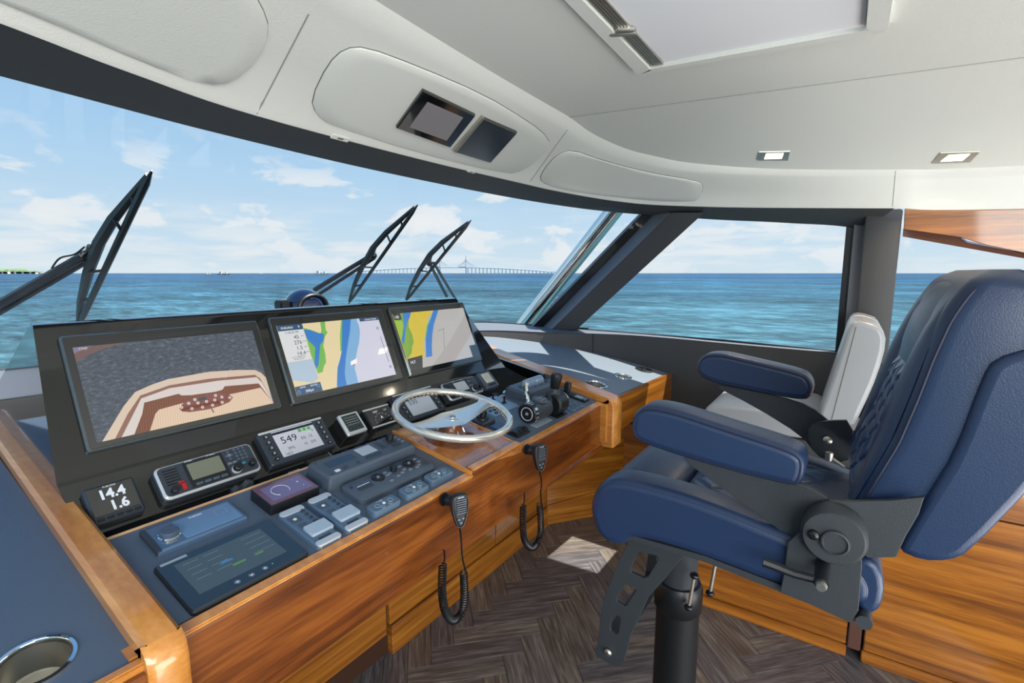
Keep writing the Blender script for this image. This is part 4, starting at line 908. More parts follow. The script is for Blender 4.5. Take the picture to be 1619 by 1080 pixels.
picture(o, [(gry, rect(*D)), (yl, F([(1.42, .322), (1.63, .322), (1.585, .290), (1.546, .237), (1.51, .18), (1.49, .12), (1.39, .12), (1.39, .322)])), (g2, F([(1.44, .322), (1.488, .322), (1.466, .285), (1.456, .26), (1.462, .225), (1.457, .192), (1.44, .175), (1.428, .15), (1.405, .135), (1.392, .13), (1.392, .322)])),
            (lg, F([(1.392, .295), (1.428, .288), (1.43, .27), (1.415, .245), (1.405, .215), (1.392, .2)])), (bl, F([(1.448, .322), (1.495, .322), (1.478, .30), (1.453, .278), (1.43, .24), (1.405, .198), (1.395, .19), (1.396, .211), (1.42, .245), (1.432, .268), (1.44, .3)])),
            (bl, F([(1.632, .322), (1.602, .29), (1.568, .256), (1.528, .195), (1.497, .12), (1.535, .12), (1.55, .16), (1.575, .21), (1.605, .256), (1.665, .322)])), (gr, F([(1.60, .29), (1.602, .289), (1.568, .256), (1.528, .195), (1.520, .19), (1.560, .256)])),
            (blk, F([(1.392, .322), (1.432, .322), (1.432, .295), (1.392, .295)])), (blk, F([(1.392, .128), (1.48, .132), (1.46, .08), (1.392, .08)])), (blk, F([(1.79, .135), (1.838, .135), (1.838, .08), (1.79, .08)])), (ink, F([(1.62, .14), (1.6215, .14), (1.66, .235), (1.6585, .235)])), (ink, F([(1.62, .225), (1.66, .232), (1.66, .2335), (1.62, .2265)]))])
lettering('1.83', *q(1.396, .301), .0152, .017, wh, o, sx_=.8); lettering('14.7', *q(1.402, .105), .0152, .017, wh, o)

# ------------------------------------------------------------------ instruments on the 45 degree slope
def unit(name, lab, cat, fr, s0, s1, t0, t1, h, m, r=.006, bev=.004, group=None, base=-.01):
    o = thing(name, lab, cat, on(fr, (s0 + s1) / 2, (t0 + t1) / 2, 0), group=group); bm = bmesh.new(); rbox(bm, 0, 0, s1 - s0, t1 - t0, base, h, r=r, bev=bev, n=4); obj('body', bm, m, o); return o
def sub(o, name, x, y, w, h_, z0, z1, m, r=.002, bev=.0006, par=None):
    bm = bmesh.new(); rbox(bm, x, y, w, h_, z0, z1, r=r, bev=bev, n=2); return obj(name, bm, m, par or o)
def knob(o, x, y, r, z0, z1, m, ringm=None, name='knob', par=None, n=20):
    bm = bmesh.new(); lathe(bm, [(r, z0), (r * .95, z1 - r * .15), (r * .8, z1)], (x, y, 0), n=n); k = obj(name, bm, m, par or o)
    if ringm:
        bm = bmesh.new(); lathe(bm, [(r * 1.12, z0 - .001), (r * 1.12, z0 + (z1 - z0) * .25), (r * 1.0, z0 + (z1 - z0) * .35)], (x, y, 0), n=n); obj('knob_ring', bm, ringm, k)
    return k
# depth display 14.4 / 1.6
o = unit('depth_display', 'small square display reading 14.4 and 1.6 at the left end', 'display', PAN, .328, .424, .040, .132, .02, GREYD)
sub(o, 'front_glass', 0, .006, .086, .070, .019, .0208, SCRN); k4 = [sub(o, 'key', -.034 + .017 * k, -.037, .013, .006, .019, .0225, BLACK) for k in range(5)]
lettering('14.4', 0, .009, .0209, .032, PRINT, o, 'CENTER', sx_=.92, bold=.0012); lettering('1.6', .006, -.022, .0209, .032, PRINT, o, 'CENTER', sx_=.92, bold=.0012); lettering('FURUNO', 0, .036, .0209, .006, PRINT, o, 'CENTER')
# VHF radios
def vhf(s0, s1, t0, t1, lab, lit):
    o = unit('vhf_radio', lab, 'radio', PAN, s0, s1, t0, t1, .030, SILV, r=.014, bev=.004, group='silver-framed marine radios'); w, h_ = s1 - s0, t1 - t0
    bm = bmesh.new(); rbox(bm, 0, 0, w + .004, h_ + .004, -.01, .024, r=.016, bev=.002, n=4); obj('housing', bm, GREYD, o)
    sub(o, 'faceplate', 0, 0, w - .010, h_ - .010, .029, .0312, GREYD, r=.010)
    x0 = -w / 2; 
    gk = bmesh.new()
    for k in range(6): rbox(gk, x0 + w * .13, h_ / 2 - h_ * (.18 + .085 * k), w * .14, h_ * .035, .030, .0322, r=.001, bev=.0003, n=1)
    obj('speaker_slots', gk, RUB, o)
    knob(o, x0 + w * .10, -h_ * .32, .0085, .031, .046, BLACK); sub(o, 'distress_key', x0 + w * .195, -h_ * .27, w * .045, h_ * .20, .031, .034, RED); sub(o, 'distress_cover', x0 + w * .185, -h_ * .12, w * .06, h_ * .05, .031, .035, RED)
    sub(o, 'display_frame', x0 + w * .46, 0.0, w * .40, h_ * .82, .0305, .0325, BLACK); sub(o, 'display', x0 + w * .46, h_ * .08, w * .34, h_ * .52, .032, .0330, mat('lcd_olive' if not lit else 'lcd_pale', (112, 116, 100) if not lit else (186, 192, 196), .2))
    for k in range(4): sub(o, 'soft_key', x0 + w * (.335 + .085 * k), -h_ * .33, w * .07, h_ * .08, .031, .0345, GREYP)
    for k in range(4): sub(o, 'cursor_key', x0 + w * (.725 + .03 * [0, 1, 0, -1][k]), h_ * (.24 + .12 * [1, 0, -1, 0][k]), w * .028, h_ * .08, .031, .0342, GREYP)
    sub(o, 'enter_key', x0 + w * .725, h_ * .24, w * .03, h_ * .10, .031, .035, KEY)
    for k in range(2): sub(o, 'menu_key', x0 + w * (.695 + .055 * k), -h_ * .02, w * .045, h_ * .07, .031, .0342, KEY)
    for i in range(3):
        for j in range(4): sub(o, 'number_key', x0 + w * (.80 + .048 * i), h_ * (.38 - .115 * j), w * .036, h_ * .085, .031, .0342, GREYP)
    sub(o, 'call_key', x0 + w * .83, -h_ * .13, w * .05, h_ * .06, .031, .0342, CYAN)
    knob(o, x0 + w * .735, -h_ * .26, .0115, .031, .052, BLACK, SILV, name='channel_knob'); knob(o, x0 + w * .91, -h_ * .24, .0085, .031, .048, BLACK)
    lettering('ICOM', x0 + w * .285, h_ * .40, .0322, .007, PRINT, o); lettering('VHF MARINE', x0 + w * .5, h_ * .415, .0322, .004, PRINT, o)
    return o
vhf(.462, .698, .040, .130, 'silver-framed marine radio right of the square 14.4 display', 0)
vhf(1.505, 1.730, .062, .150, 'silver-framed marine radio seen above the far rim of the steering wheel', 1)
# engine displays
def engine(s0, s1, t0, t1, lab, num):
    o = unit('engine_display', lab, 'display', PAN, s0, s1, t0, t1, .024, GREYD, r=.008, bev=.003, group='grey engine displays with side keys'); w, h_ = s1 - s0, t1 - t0
    sub(o, 'display', 0, .004, w * .62, h_ * .80, .0235, .0245, mat('lcd_grey', (200, 200, 208), .25) if num else mat('lcd_grey2', (190, 198, 206), .25), r=.001)
    sub(o, 'top_rail', 0, h_ / 2 - .003, w - .01, .006, .020, .027, SILV)
    for sd in (-1, 1):
        for k in range(5):
            sub(o, 'side_key', sd * w * .40, h_ * (.33 - .17 * k), .014, .0095, .0235, .028, BLACK, r=.004)
            lettering('D' if k < 4 else 'o', sd * w * .40, h_ * (.33 - .17 * k) - .003, .0282, .009, PRINT, o, 'CENTER')
    if num:
        lettering('549', -w * .12, h_ * .02, .0246, .032, ink, o, 'CENTER', sx_=1.1); lettering('39%', -w * .2, -h_ * .2, .0246, .013, ink, o); lettering('1627', -w * .27, -h_ * .34, .0246, .012, ink, o)
        lettering('5%  12', w * .04, -h_ * .02, .0246, .014, ink, o); lettering('15   210', w * .04, -h_ * .2, .0246, .012, ink, o); lettering('0', w * .24, h_ * .14, .0246, .012, ink, o)
        sub(o, 'status_bar', 0, h_ * .37, w * .62, h_ * .07, .0243, .0248, BLACK, r=.0005, bev=.0001)
        for k in range(3): sub(o, 'status_light', w * (.08 + .07 * k), h_ * .27, w * .05, h_ * .10, .0243, .0249, _em('lime', (90, 190, 50), .7), r=.0005, bev=.0001)
    else: lettering('530', -w * .14, h_ * .02, .0246, .03, GREYP, o, 'CENTER')
    return o
engine(.728, .945, .040, .150, 'grey engine display reading 549, left of the silver box', 1)
engine(1.245, 1.460, .036, .157, 'grey engine display reading 530, seen through the steering wheel', 0)
o = unit('silver_gauge', 'chrome-framed square instrument box standing proud between two displays', 'gauge', PAN, .984, 1.060, .050, .128, .040, BLACK, r=.006, bev=.004)
sub(o, 'bezel', 0, 0, .078, .080, .034, .044, SILV, r=.005, bev=.003); sub(o, 'display', 0, .002, .060, .062, .0435, .0447, mat('gauge_face', (46, 58, 54), .15), r=.001)
for k in range(4): sub(o, 'marking', 0, .022 - .009 * k, .05, .0008, .0446, .0449, PRINT, r=.0003, bev=.0001)
for k in range(4): sub(o, 'key', -.021 + .014 * k, -.022, .010, .010, .0446, .047, GREYD)
o = unit('rudder_display', 'black glass display with a small arrow and heading dots beside the silver box', 'display', PAN, 1.099, 1.217, .055, .135, .020, BLACK, r=.004, bev=.002)
sub(o, 'rail', 0, -.036, .116, .006, .018, .0215, SILV); sub(o, 'rail', 0, .036, .116, .006, .018, .0215, SILV); sub(o, 'front_glass', 0, 0, .108, .064, .0195, .0212, SCRN)
lettering('045°', -.012, .016, .0214, .012, PRINT, o, 'CENTER'); lettering('0.8', .030, .016, .0214, .009, PRINT, o, 'CENTER')
bm = bmesh.new()
for k in range(9):
    a_ = pi * k / 8; flat(bm, circ(.032 * cos(a_), -.022 + .032 * sin(a_), .0014, 8), .0214)
flat(bm, [(-.006, -.012), (0, .001), (.006, -.012), (0, -.009)], .0214); obj('markings', bm, PRINT, o, smooth=False)
o = unit('fuel_display', 'small grey square display at the right end of the instrument slope', 'display', PAN, 1.768, 1.864, .070, .160, .020, GREYP, r=.006, bev=.003)
sub(o, 'display', 0, .008, .058, .052, .0195, .021, mat('lcd_warm', (196, 196, 180), .25), r=.001); sub(o, 'key', 0, -.030, .05, .008, .0195, .022, BLACK)
for k in range(3): sub(o, 'marking', 0, .022 - .008 * k, .045, .001, .0209, .0212, ink, r=.0003, bev=.0001)
# small keys in the black strip
def rocker(s, lab, r_=0.0):
    o = thing('rocker_switch', lab, 'switch', on(DECK, s, .372, -.022), group='rocker switches in the black strip')
    bm = bmesh.new(); rbox(bm, 0, 0, .060, .024, 0, .004, r=.003, bev=.001); obj('base', bm, BLACK, o)
    bm = bmesh.new(); P = [(-.026, .004), (-.026, .010), (-.012, .017), (.0, .010), (.014, .024), (.026, .020), (.026, .004)]
    a = ring(bm, [(x, -.009, z) for x, z in P]); b = ring(bm, [(x, .009, z) for x, z in P]); bridge(bm, a, b); bm.faces.new(a); bm.faces.new(b); obj('paddle', bm, mat('paddle_grey', (56, 62, 70), .35), o, ang=60)
rocker(.63, 'black double-humped rocker switch below the left radio')
for s, w_ in ((.585, .02), (.69, .026), (.725, .03), (.775, .03)):
    o = tag(bpy.data.objects.new('tmp', None), '', ''); bpy.data.objects.remove(o)
bm = bmesh.new()
for s, w_, t_ in ((.590, .022, .352), (.682, .022, .352)): box(bm, s, s + .004, t_ - .005, t_ + .02, -.0225, -.0215); box(bm, s, s + w_, t_ + .016, t_ + .02, -.0225, -.0215)
bm.transform(DECK); cobj('strip_marks', bm, PRINT)
lettering('START', 0, 0, 0, .012, PRINT, con, mtx=Matrix.Translation(-CL) @ on(DECK, .708, .362, -.0212)); lettering('Skyfall', 0, 0, 0, .011, PRINT, con, mtx=Matrix.Translation(-CL) @ on(DECK, .765, .373, -.0212)) if False else lettering('ENGINE', 0, 0, 0, .010, PRINT, con, mtx=Matrix.Translation(-CL) @ on(DECK, .765, .373, -.0212))
def toggle(s, lab, fr=DECK, t_=.372, h=-.022):
    o = thing('engine_toggle', lab, 'switch', on(fr, s, t_, h), group='small rocker toggles behind the sound and heading units')
    bm = bmesh.new(); rbox(bm, 0, 0, .032, .024, 0, .006, r=.003, bev=.001); obj('base', bm, GREYD, o)
    bm = bmesh.new(); a = ring(bm, [(-.010, -.008, .006), (-.010, .008, .006), (-.004, .008, .014), (-.004, -.008, .014)]); b = ring(bm, [(.010, -.008, .006), (.010, .008, .006), (.006, .008, .009), (.006, -.008, .009)]); bridge(bm, a, b); bm.faces.new(a); bm.faces.new(b); obj('paddle', bm, BLACK, o)
for k, lb_ in enumerate(('leftmost, below the silver box', 'second from left, below the silver box', 'third, below the black rudder display', 'fourth, nearest the steering wheel board')): toggle(.965 + .048 * k, 'small dark toggle switch in the row of four, ' + lb_)
for k, lb_ in enumerate(('left', 'middle', 'right')): toggle(1.36 + .05 * k, 'small toggle switch under the wheel rim, the %s one of three' % lb_, t_=.378)
o = thing('push_button', 'round black push button behind the wheel rim near the radio', 'button', on(DECK, 1.80, .40, -.022)); bm = bmesh.new(); lathe(bm, [(.016, 0), (.016, .014), (.013, .018)], n=18); obj('cap', bm, BLACK, o); bm = bmesh.new(); lathe(bm, [(.021, 0), (.021, .004)], n=18); obj('collar', bm, GREYD, o)
o = thing('deck_fitting', 'low polished round cap at the right end of the black strip', 'cap', on(DECK, 1.905, .40, -.022)); bm = bmesh.new(); lathe(bm, [(.034, 0), (.034, .004), (.026, .008), (.01, .009)], n=24); obj('disc', bm, CHROME, o)

# ------------------------------------------------------------------ units on the deck
o = unit('touch_panel', 'large dark tablet-like touch panel lying nearest the left front corner', 'touch panel', DECK, .354, .590, .016, .182, .010, BLACK, r=.008, bev=.003, base=0)
sub(o, 'front_glass', 0, 0, .230, .160, .0095, .0112, mat('slate_glass', (38, 48, 54), .08, coat=.5), r=.006)
lcd = mat('dim_lcd', (76, 90, 96), .2); sub(o, 'display', -.002, .006, .176, .108, .0110, .0115, lcd, r=.001, bev=.0001)
bm = bmesh.new()
for i in range(4):
    for (x, w_) in ((-.078, .028), (-.040, .03), (.036, .026), (.060, .02)): flat(bm, rect(x, x + w_, .048 - .019 * i, .0488 - .019 * i), .0117)
obj('readout_lines', bm, mat('readout', (150, 170, 174), .4), o, smooth=False)
bm = bmesh.new(); flat(bm, rect(-.012, .014, -.018, -.012), .0117); flat(bm, rect(.034, .052, -.017, -.012), .0117); obj('green_bars', bm, mat('readout_green', (104, 150, 84), .4), o, smooth=False)
bm = bmesh.new(); flat(bm, [(-.03, .002), (0, .002), (-.004, .008), (-.02, .011)], .0117); obj('boat_symbol', bm, mat('readout_blue', (70, 130, 170), .4), o, smooth=False)
for x, s_ in ((-.028, '*'), (0, 'o'), (.028, '*')):
    bm = bmesh.new()
    for k in range(8):
        a_ = 2 * pi * k / 8
        if s_ == 'o' and k in (2,): continue
        flat(bm, [(x + .0055 * cos(a_ + d_) * e_, -.064 + .0055 * sin(a_ + d_) * e_) for d_, e_ in ((-.12, .5), (.12, .5), (.10, 1), (-.10, 1))], .0114)
    flat(bm, circ(x, -.064, .0022, 10), .0115); obj('touch_symbol', bm, PRINT, o, smooth=False)
bm = bmesh.new(); flat(bm, circ(.045, -.062, .0014, 8), .0115); obj('status_light', bm, _em('green_dot', (120, 220, 80), 1), o, smooth=False)
bm = bmesh.new(); flat(bm, rect(-.108, -.06, .070, .078), .0115); obj('name_strip', bm, mat('strip_grey', (150, 164, 172), .4), o, smooth=False)
o = unit('stereo_remote', 'long flat slate media control with a chrome rotary knob at its left end', 'controller', DECK, .377, .563, .216, .309, .012, mat('slate_blue_gloss', (74, 100, 130), .2, coat=.5), r=.004, bev=.004, base=0)
sub(o, 'display', .025, 0, .120, .074, .0115, .0125, mat('slate_glass2', (104, 136, 170), .12, coat=.4), r=.002); sub(o, 'end_cap', -.089, 0, .010, .09, .002, .0135, GREYD)
knob(o, -.057, -.008, .019, .012, .028, mat('knob_top', (70, 86, 104), .3), CHROME); lettering('FUSION', -.004, .026, .0127, .008, PRINT, o)
bm = bmesh.new(); [flat(bm, P, .0127) for P in (rect(.045, .07, .022, .0228), rect(.045, .07, .0, .0008), rect(.045, .0458, .0, .0228), rect(.0692, .07, .0, .0228))]; obj('display_icon', bm, mat('icon_blue', (140, 168, 196), .4), o, smooth=False)
o = unit('dial_display', 'small tilted display with a violet screen and white ring dial', 'display', DECK, .608, .742, .199, .292, .028, BLACK, r=.003, bev=.002, base=0)
sub(o, 'front_glass', 0, 0, .129, .088, .0275, .0288, mat('rose_glass', (112, 74, 84), .12, coat=.4), r=.002); sub(o, 'display', .002, 0, .108, .066, .0287, .0291, mat('violet_lcd', (120, 110, 150), .2), r=.001, bev=.0001)
bm = bmesh.new(); tube(bm, [(-.016 + .022 * cos(R(a_)), .0 + .022 * sin(R(a_)), .0292) for a_ in range(-40, 241, 20)], .0008, 4); obj('dial_ring', bm, PRINT, o)
bm = bmesh.new(); flat(bm, circ(.036, .008, .003, 10), .0293); flat(bm, circ(.040, -.014, .0015, 8), .0293); flat(bm, circ(.030, .024, .001, 8), .0293); obj('dial_marks', bm, PRINT, o, smooth=False)
def keypad(s0, s1, t0, t1, lab):
    o = unit('engine_keypad', lab, 'keypad', DECK, s0, s1, t0, t1, .013, mat('keypad_blue', (82, 104, 128), .35), r=.008, bev=.003, base=0, group='silver-ended engine keypads'); w, h_ = s1 - s0, t1 - t0
    sub(o, 'end_cap', 0, h_ / 2 - .012, w - .003, .022, .004, .0145, SILV, r=.008); sub(o, 'end_cap', 0, -h_ / 2 + .009, w - .003, .018, .004, .0145, SILV, r=.006); sub(o, 'clear_cover', .006, -h_ * .16, w * .88, h_ * .24, .010, .020, mat('clear_plate', (168, 184, 198), .15, coat=.6), r=.003)
    sub(o, 'start_key', -.014, h_ * .22, .026, .026, .0125, .0145, GREYP); sub(o, 'start_light', -.014, h_ * .22, .009, .009, .0144, .0155, PRINT, r=.004); sub(o, 'stop_key', -.012, h_ * .03, .020, .018, .0125, .0145, GREYP)
    for k in range(4): sub(o, 'round_key', .018, h_ * (.33 - .105 * k), .010, .010, .0125, .0165, GREYD, r=.005)
    sub(o, 'lower_key', 0, -h_ * .37, w * .5, .010, .0125, .0145, GREYD)
keypad(.612, .676, .016, .181, 'silver-ended keypad with clear cover, the left one beside the touch panel'); keypad(.692, .757, .019, .186, 'silver-ended keypad with clear cover, the right one of the pair')
# autopilot head
o = thing('autopilot_head', 'thick grey instrument block with pale screen and one tall knob behind the remote pads', 'instrument', on(DECK, .928, .247, 0))
bm = bmesh.new(); a = ring(bm, [(x, y, 0) for x, y in rr_pts(0, 0, .325, .108, .006)]); b = ring(bm, [(x, y, .036) for x, y in rr_pts(0, 0, .318, .102, .008)]); c = ring(bm, [(x, y, .043) for x, y in rr_pts(0, 0, .306, .090, .008)]); bridge(bm, a, b); bridge(bm, b, c); bm.faces.new(c); bm.faces.new(a[::-1]); obj('body', bm, GREYP, o)
sub(o, 'dark_window', -.082, .008, .095, .034, .0425, .0437, mat('window_slate', (48, 62, 78), .15), r=.004); sub(o, 'display', .012, .014, .056, .044, .0425, .0442, mat('lcd_silver', (176, 188, 198), .25), r=.002)
sub(o, 'side_window', .066, .012, .018, .046, .0425, .0437, GREYD)
for k in range(2): sub(o, 'wide_key', -.004 + .030 * k, -.024, .024, .009, .0425, .046, GREYD)
for i in range(2):
    for j in range(3): sub(o, 'small_key', .098 + .018 * i + (.0 if j else 0), .026 - .022 * j, .013, .010, .0425, .046, GREYD)
for j in range(3): sub(o, 'edge_key', .140, .026 - .017 * j, .012, .008, .0425, .0455, KEY)
knob(o, .112, .022, .012, .043, .066, BLACK, name='course_knob'); sub(o, 'square_label', -.120, -.030, .016, .012, .0428, .0436, PRINT); sub(o, 'small_key', -.094, -.030, .014, .006, .0425, .046, GREYD); sub(o, 'grille', -.050, -.030, .010, .012, .0428, .0445, GREYD)
for x, y in ((-.144, .036), (-.144, -.038), (.144, .036), (.144, -.038)): knob(o, x, y, .0045, .0425, .0440, GREYD, name='screw', n=10)
# long remote keyboard
o = thing('remote_keyboard', 'long slim grey control pad with two round cursor pads, in front of the thick block', 'keyboard', on(DECK, .934, .139, 0))
bm = bmesh.new(); a = ring(bm, [(x, y, 0) for x, y in rr_pts(0, 0, .285, .096, .018)]); b = ring(bm, [(x, y, .014) for x, y in rr_pts(0, 0, .285, .096, .018)]); c = ring(bm, [(x, y, .020) for x, y in rr_pts(0, 0, .268, .080, .014)]); bridge(bm, a, b); bridge(bm, b, c); bm.faces.new(c); bm.faces.new(a[::-1]); obj('body', bm, GREYP, o)
for x, y in ((-.042, .008), (.080, .012)):
    bm = bmesh.new(); lathe(bm, [(.019, .0195), (.019, .023), (.015, .0245), (.007, .022)], (x, y, 0), n=24); k_ = obj('cursor_pad', bm, BLACK, o); knob(o, x, y, .005, .022, .026, KEY, name='enter_key', par=k_, n=12)
knob(o, .018, .012, .010, .020, .036, BLACK, name='rotary_knob'); sub(o, 'card_slot', -.098, -.008, .046, .014, .0195, .022, GREYD); sub(o, 'light_line', -.095, .006, .040, .0012, .0198, .0212, PRINT, r=.0005, bev=.0002)
for x, y in ((-.010, .016), (-.002, .006), (-.012, .002), (.046, .016), (.046, -.004), (.112, .020), (.112, .002), (.086, -.018), (.060, -.016), (.030, -.014), (.010, -.020), (-.022, -.026), (.100, -.012)): sub(o, 'key', x, y, .013, .008, .0195, .0228, KEY, r=.003)
knob(o, -.128, .014, .004, .0195, .0215, BLACK, name='jack', n=10)
# three small remotes
for (s0, s1, t0, t1, lb_) in ((.780, .870, .025, .066, 'left one, beside the keypads'), (.894, .980, .027, .072, 'middle one of three'), (.998, 1.092, .034, .077, 'right one, nearest the wheel board')):
    o = unit('thruster_remote', 'small flat slate pad with ring-marked keys, ' + lb_, 'remote', DECK, s0, s1, t0, t1, .019, mat('slate_pad', (84, 106, 126), .4), r=.010, bev=.003, base=0, group='row of three small remotes along the front edge')
    bm = bmesh.new()
    for x, y, r_ in ((-.022, .0, .007), (.022, 0, .007), (-.012, -.011, .005), (.012, -.011, .005), (0, .012, .004)): tube(bm, [(x + r_ * cos(2 * pi * k / 14), y + r_ * sin(2 * pi * k / 14), .0191) for k in range(14)], .0005, 4, closed=True)
    obj('key_rings', bm, mat('faint_print', (170, 186, 198), .5), o); knob(o, 0, 0, .0045, .0188, .0205, PRINT, name='centre_key', n=12); bm = bmesh.new(); flat(bm, rect(-.016, .006, .013, .0145), .0192); obj('name_strip', bm, mat('faint_print', (170, 186, 198), .5), o, smooth=False)
# steering wheel
sw = thing('steering_wheel', 'polished steel steering wheel on a varnished flared pedestal', 'steering wheel', on(DECK, 1.272, .212, 0))
bm = bmesh.new(); RW = .199
pts = []; N = 96
for k in range(N): a_ = 2 * pi * k / N; pts.append((RW * cos(a_), RW * sin(a_), .10))
tube(bm, pts, .0125, 12, closed=True); POL = mat('polished_wheel_steel', (240, 237, 226), 0.2, metal=0.72); obj('rim', bm, POL, sw)
bm = bmesh.new()
for k in range(72):
    a_ = 2 * pi * k / 72; bmesh.ops.create_icosphere(bm, subdivisions=1, radius=.0072, matrix=Matrix.Translation(((RW - .0095) * cos(a_), (RW - .0095) * sin(a_), .094)))
obj('finger_grips', bm, CHROME, sw)
def spoke(ang, w0, w1):
    bm = bmesh.new(); rows = []
    d = Vector((cos(R(ang)), sin(R(ang)), 0)); n_ = Vector((-d.y, d.x, 0))
    for k in range(9):
        f = k / 8; rr_ = RW * f * .97; w = w0 + (w1 - w0) * f + (.02 * max(0, (f - .82) / .18) ** 2); z = .078 + .020 * f ** 2
        rows.append([d * rr_ + n_ * w + Vector((0, 0, z)), d * rr_ + n_ * w * .5 + Vector((0, 0, z + .004)), d * rr_ - n_ * w * .5 + Vector((0, 0, z + .004)), d * rr_ - n_ * w + Vector((0, 0, z)), d * rr_ - n_ * w * .6 + Vector((0, 0, z - .007)), d * rr_ + n_ * w * .6 + Vector((0, 0, z - .007))])
    rs = [ring(bm, r_) for r_ in rows]
    for a, b in zip(rs, rs[1:]): bridge(bm, a, b)
    bm.faces.new(rs[0]); bm.faces.new(rs[-1]); obj('spoke', bm, POL, sw, ang=50)
spoke(177, .056, .016); spoke(-1, .056, .022)
bm = bmesh.new(); lathe(bm, [(.026, .070), (.026, .083), (.022, .0845), (.01, .085)], n=28); hub = obj('hub', bm, POL, sw)
bm = bmesh.new(); lathe(bm, [(.011, .084), (.011, .088), (.006, .089)], n=16); obj('hub_nut', bm, STEEL, hub)
bm = bmesh.new(); lathe(bm, [(.095, .011), (.088, .016), (.06, .024), (.042, .038), (.034, .055), (.032, .074)], n=36); ped = obj('pedestal', bm, WAL, sw)
for k in range(6): a_ = 2 * pi * k / 6 + .3; bm = bmesh.new(); cyl(bm, (.050 * cos(a_), .050 * sin(a_), .026), (.040 * cos(a_), .040 * sin(a_), .048), .004, .002, n=8); obj('chrome_stud', bm, CHROME, ped)
# right half of deck
def swt(s0, s1, t0, t1):
    o = unit('trim_switch', 'black three-paddle switch block beside the wheel rim at the front edge', 'switch', DECK, s0, s1, t0, t1, .006, BLACK, r=.004, bev=.001, base=0)
    for k in range(3):
        x = -.028 + .028 * k; bm = bmesh.new(); P = [(-.018, .006), (-.016, .014), (0, .018), (.016, .009), (.018, .006)]
        a = ring(bm, [(x - .012, y, z) for y, z in P]); b = ring(bm, [(x + .012, y, z) for y, z in P]); bridge(bm, a, b); bm.faces.new(a); bm.faces.new(b); obj('paddle', bm, BLACK, o, ang=50)
swt(1.482, 1.572, .060, .112)
o = unit('joystick', 'short black joystick on a square slate base, seen through the wheel', 'joystick', DECK, 1.440, 1.525, .195, .250, .018, GREYD, r=.006, bev=.004, base=0); knob(o, .0, .008, .024, .018, .026, BLACK, name='boot'); knob(o, .0, .008, .014, .026, .052, BLACK, name='stick')
o = unit('blank_pad', 'flat dark blue pad under the right rim of the wheel', 'pad', DECK, 1.470, 1.540, .128, .188, .006, mat('blank_navy', (44, 58, 84), .3), r=.003, bev=.002, base=0); sub(o, 'edge_key', 0, -.022, .06, .006, .0055, .0075, BLACK)
o = unit('bow_thruster_panel', 'thin pale blue switch plate with two small levers right of the wheel', 'switch panel', DECK, 1.665, 1.765, .240, .378, .003, mat('pale_plate', (120, 148, 176), .35), r=.002, bev=.001, base=0)
for x, y in ((-.01, .035), (.01, -.012)): sub(o, 'lever_base', x, y, .022, .014, .003, .008, BLACK); bm = bmesh.new(); cyl(bm, (x, y, .006), (x - .004, y + .002, .034), .004, .005, n=8); obj('lever', bm, BLACK, o)
for x, y in ((-.045, .064), (.045, .064), (-.045, -.064), (.045, -.064)): knob(o, x, y, .004, .003, .005, BLACK, name='screw', n=8)
o = unit('anchor_switch', 'small pale rounded plate with dark keys between wheel rim and joystick', 'switch panel', DECK, 1.575, 1.640, .232, .292, .004, mat('pale_plate', (120, 148, 176), .35), r=.008, bev=.001, base=0)
for x, y in ((-.014, .012), (.012, .010), (-.008, -.014), (.016, -.016)): sub(o, 'key', x, y, .014, .010, .004, .008, BLACK)
# handheld controller box
o = thing('control_box', 'raised slate keypad box with a rocker joystick, behind the throttles', 'controller', on(DECK, 1.982, .309, 0))
bm = bmesh.new(); a = ring(bm, [(x, y, 0) for x, y in rr_pts(0, 0, .335, .112, .012)]); b = ring(bm, [(x, y, .032) for x, y in rr_pts(0, 0, .330, .108, .014)]); c = ring(bm, [(x, y, .042) for x, y in rr_pts(0, 0, .312, .092, .014)]); bridge(bm, a, b); bridge(bm, b, c); bm.faces.new(c); bm.faces.new(a[::-1]); obj('body', bm, GREYP, o)
bm = bmesh.new(); tube(bm, [(-.105 + .018 * cos(2 * pi * k / 20), .018 * sin(2 * pi * k / 20), .042) for k in range(20)], .002, 6, closed=True); obj('jog_ring', bm, BLACK, o); knob(o, -.105, 0, .010, .041, .046, GREYP, name='jog_key')
for i in range(6):
    for j in range(3): sub(o, 'key', -.062 + .026 * i, -.026 + .024 * j, .018, .010, .0415, .045, GREYD if (i + j) % 2 else KEY)
knob(o, .118, .010, .014, .041, .062, BLACK, name='joystick')
sub(o, 'end_plate', .148, -.01, .02, .04, .0415, .044, GREYD)
# throttles
th = thing('throttle_lever', 'grey barrel throttle with chrome end ring and chrome grip handle', 'throttle', on(DECK, 1.66, .115, 0))
sub(th, 'base_plate', .03, -.012, .125, .075, 0, .004, mat('pale_slate', (140, 156, 170), .3)); bm = bmesh.new(); lathe(bm, [(.036, -.034), (.040, -.030), (.041, .0), (.041, .095), (.036, .10)], (0, .0, .044), axis='X', n=32); obj('barrel', bm, GREYD, th)
bm = bmesh.new(); lathe(bm, [(.044, -.040), (.044, -.022)], (0, 0, .044), axis='X', n=36); rg_ = obj('end_ring', bm, CHROME, th); bm = bmesh.new(); lathe(bm, [(.038, -.043), (.038, -.038)], (0, 0, .044), axis='X', n=32); obj('end_disc', bm, BLACK, rg_)
bm = bmesh.new(); tube(bm, [(-.0435, .026 * cos(2 * pi * k / 28), .044 + .026 * sin(2 * pi * k / 28)) for k in range(28)], .0022, 6, closed=True); obj('disc_ring', bm, SILV, rg_)
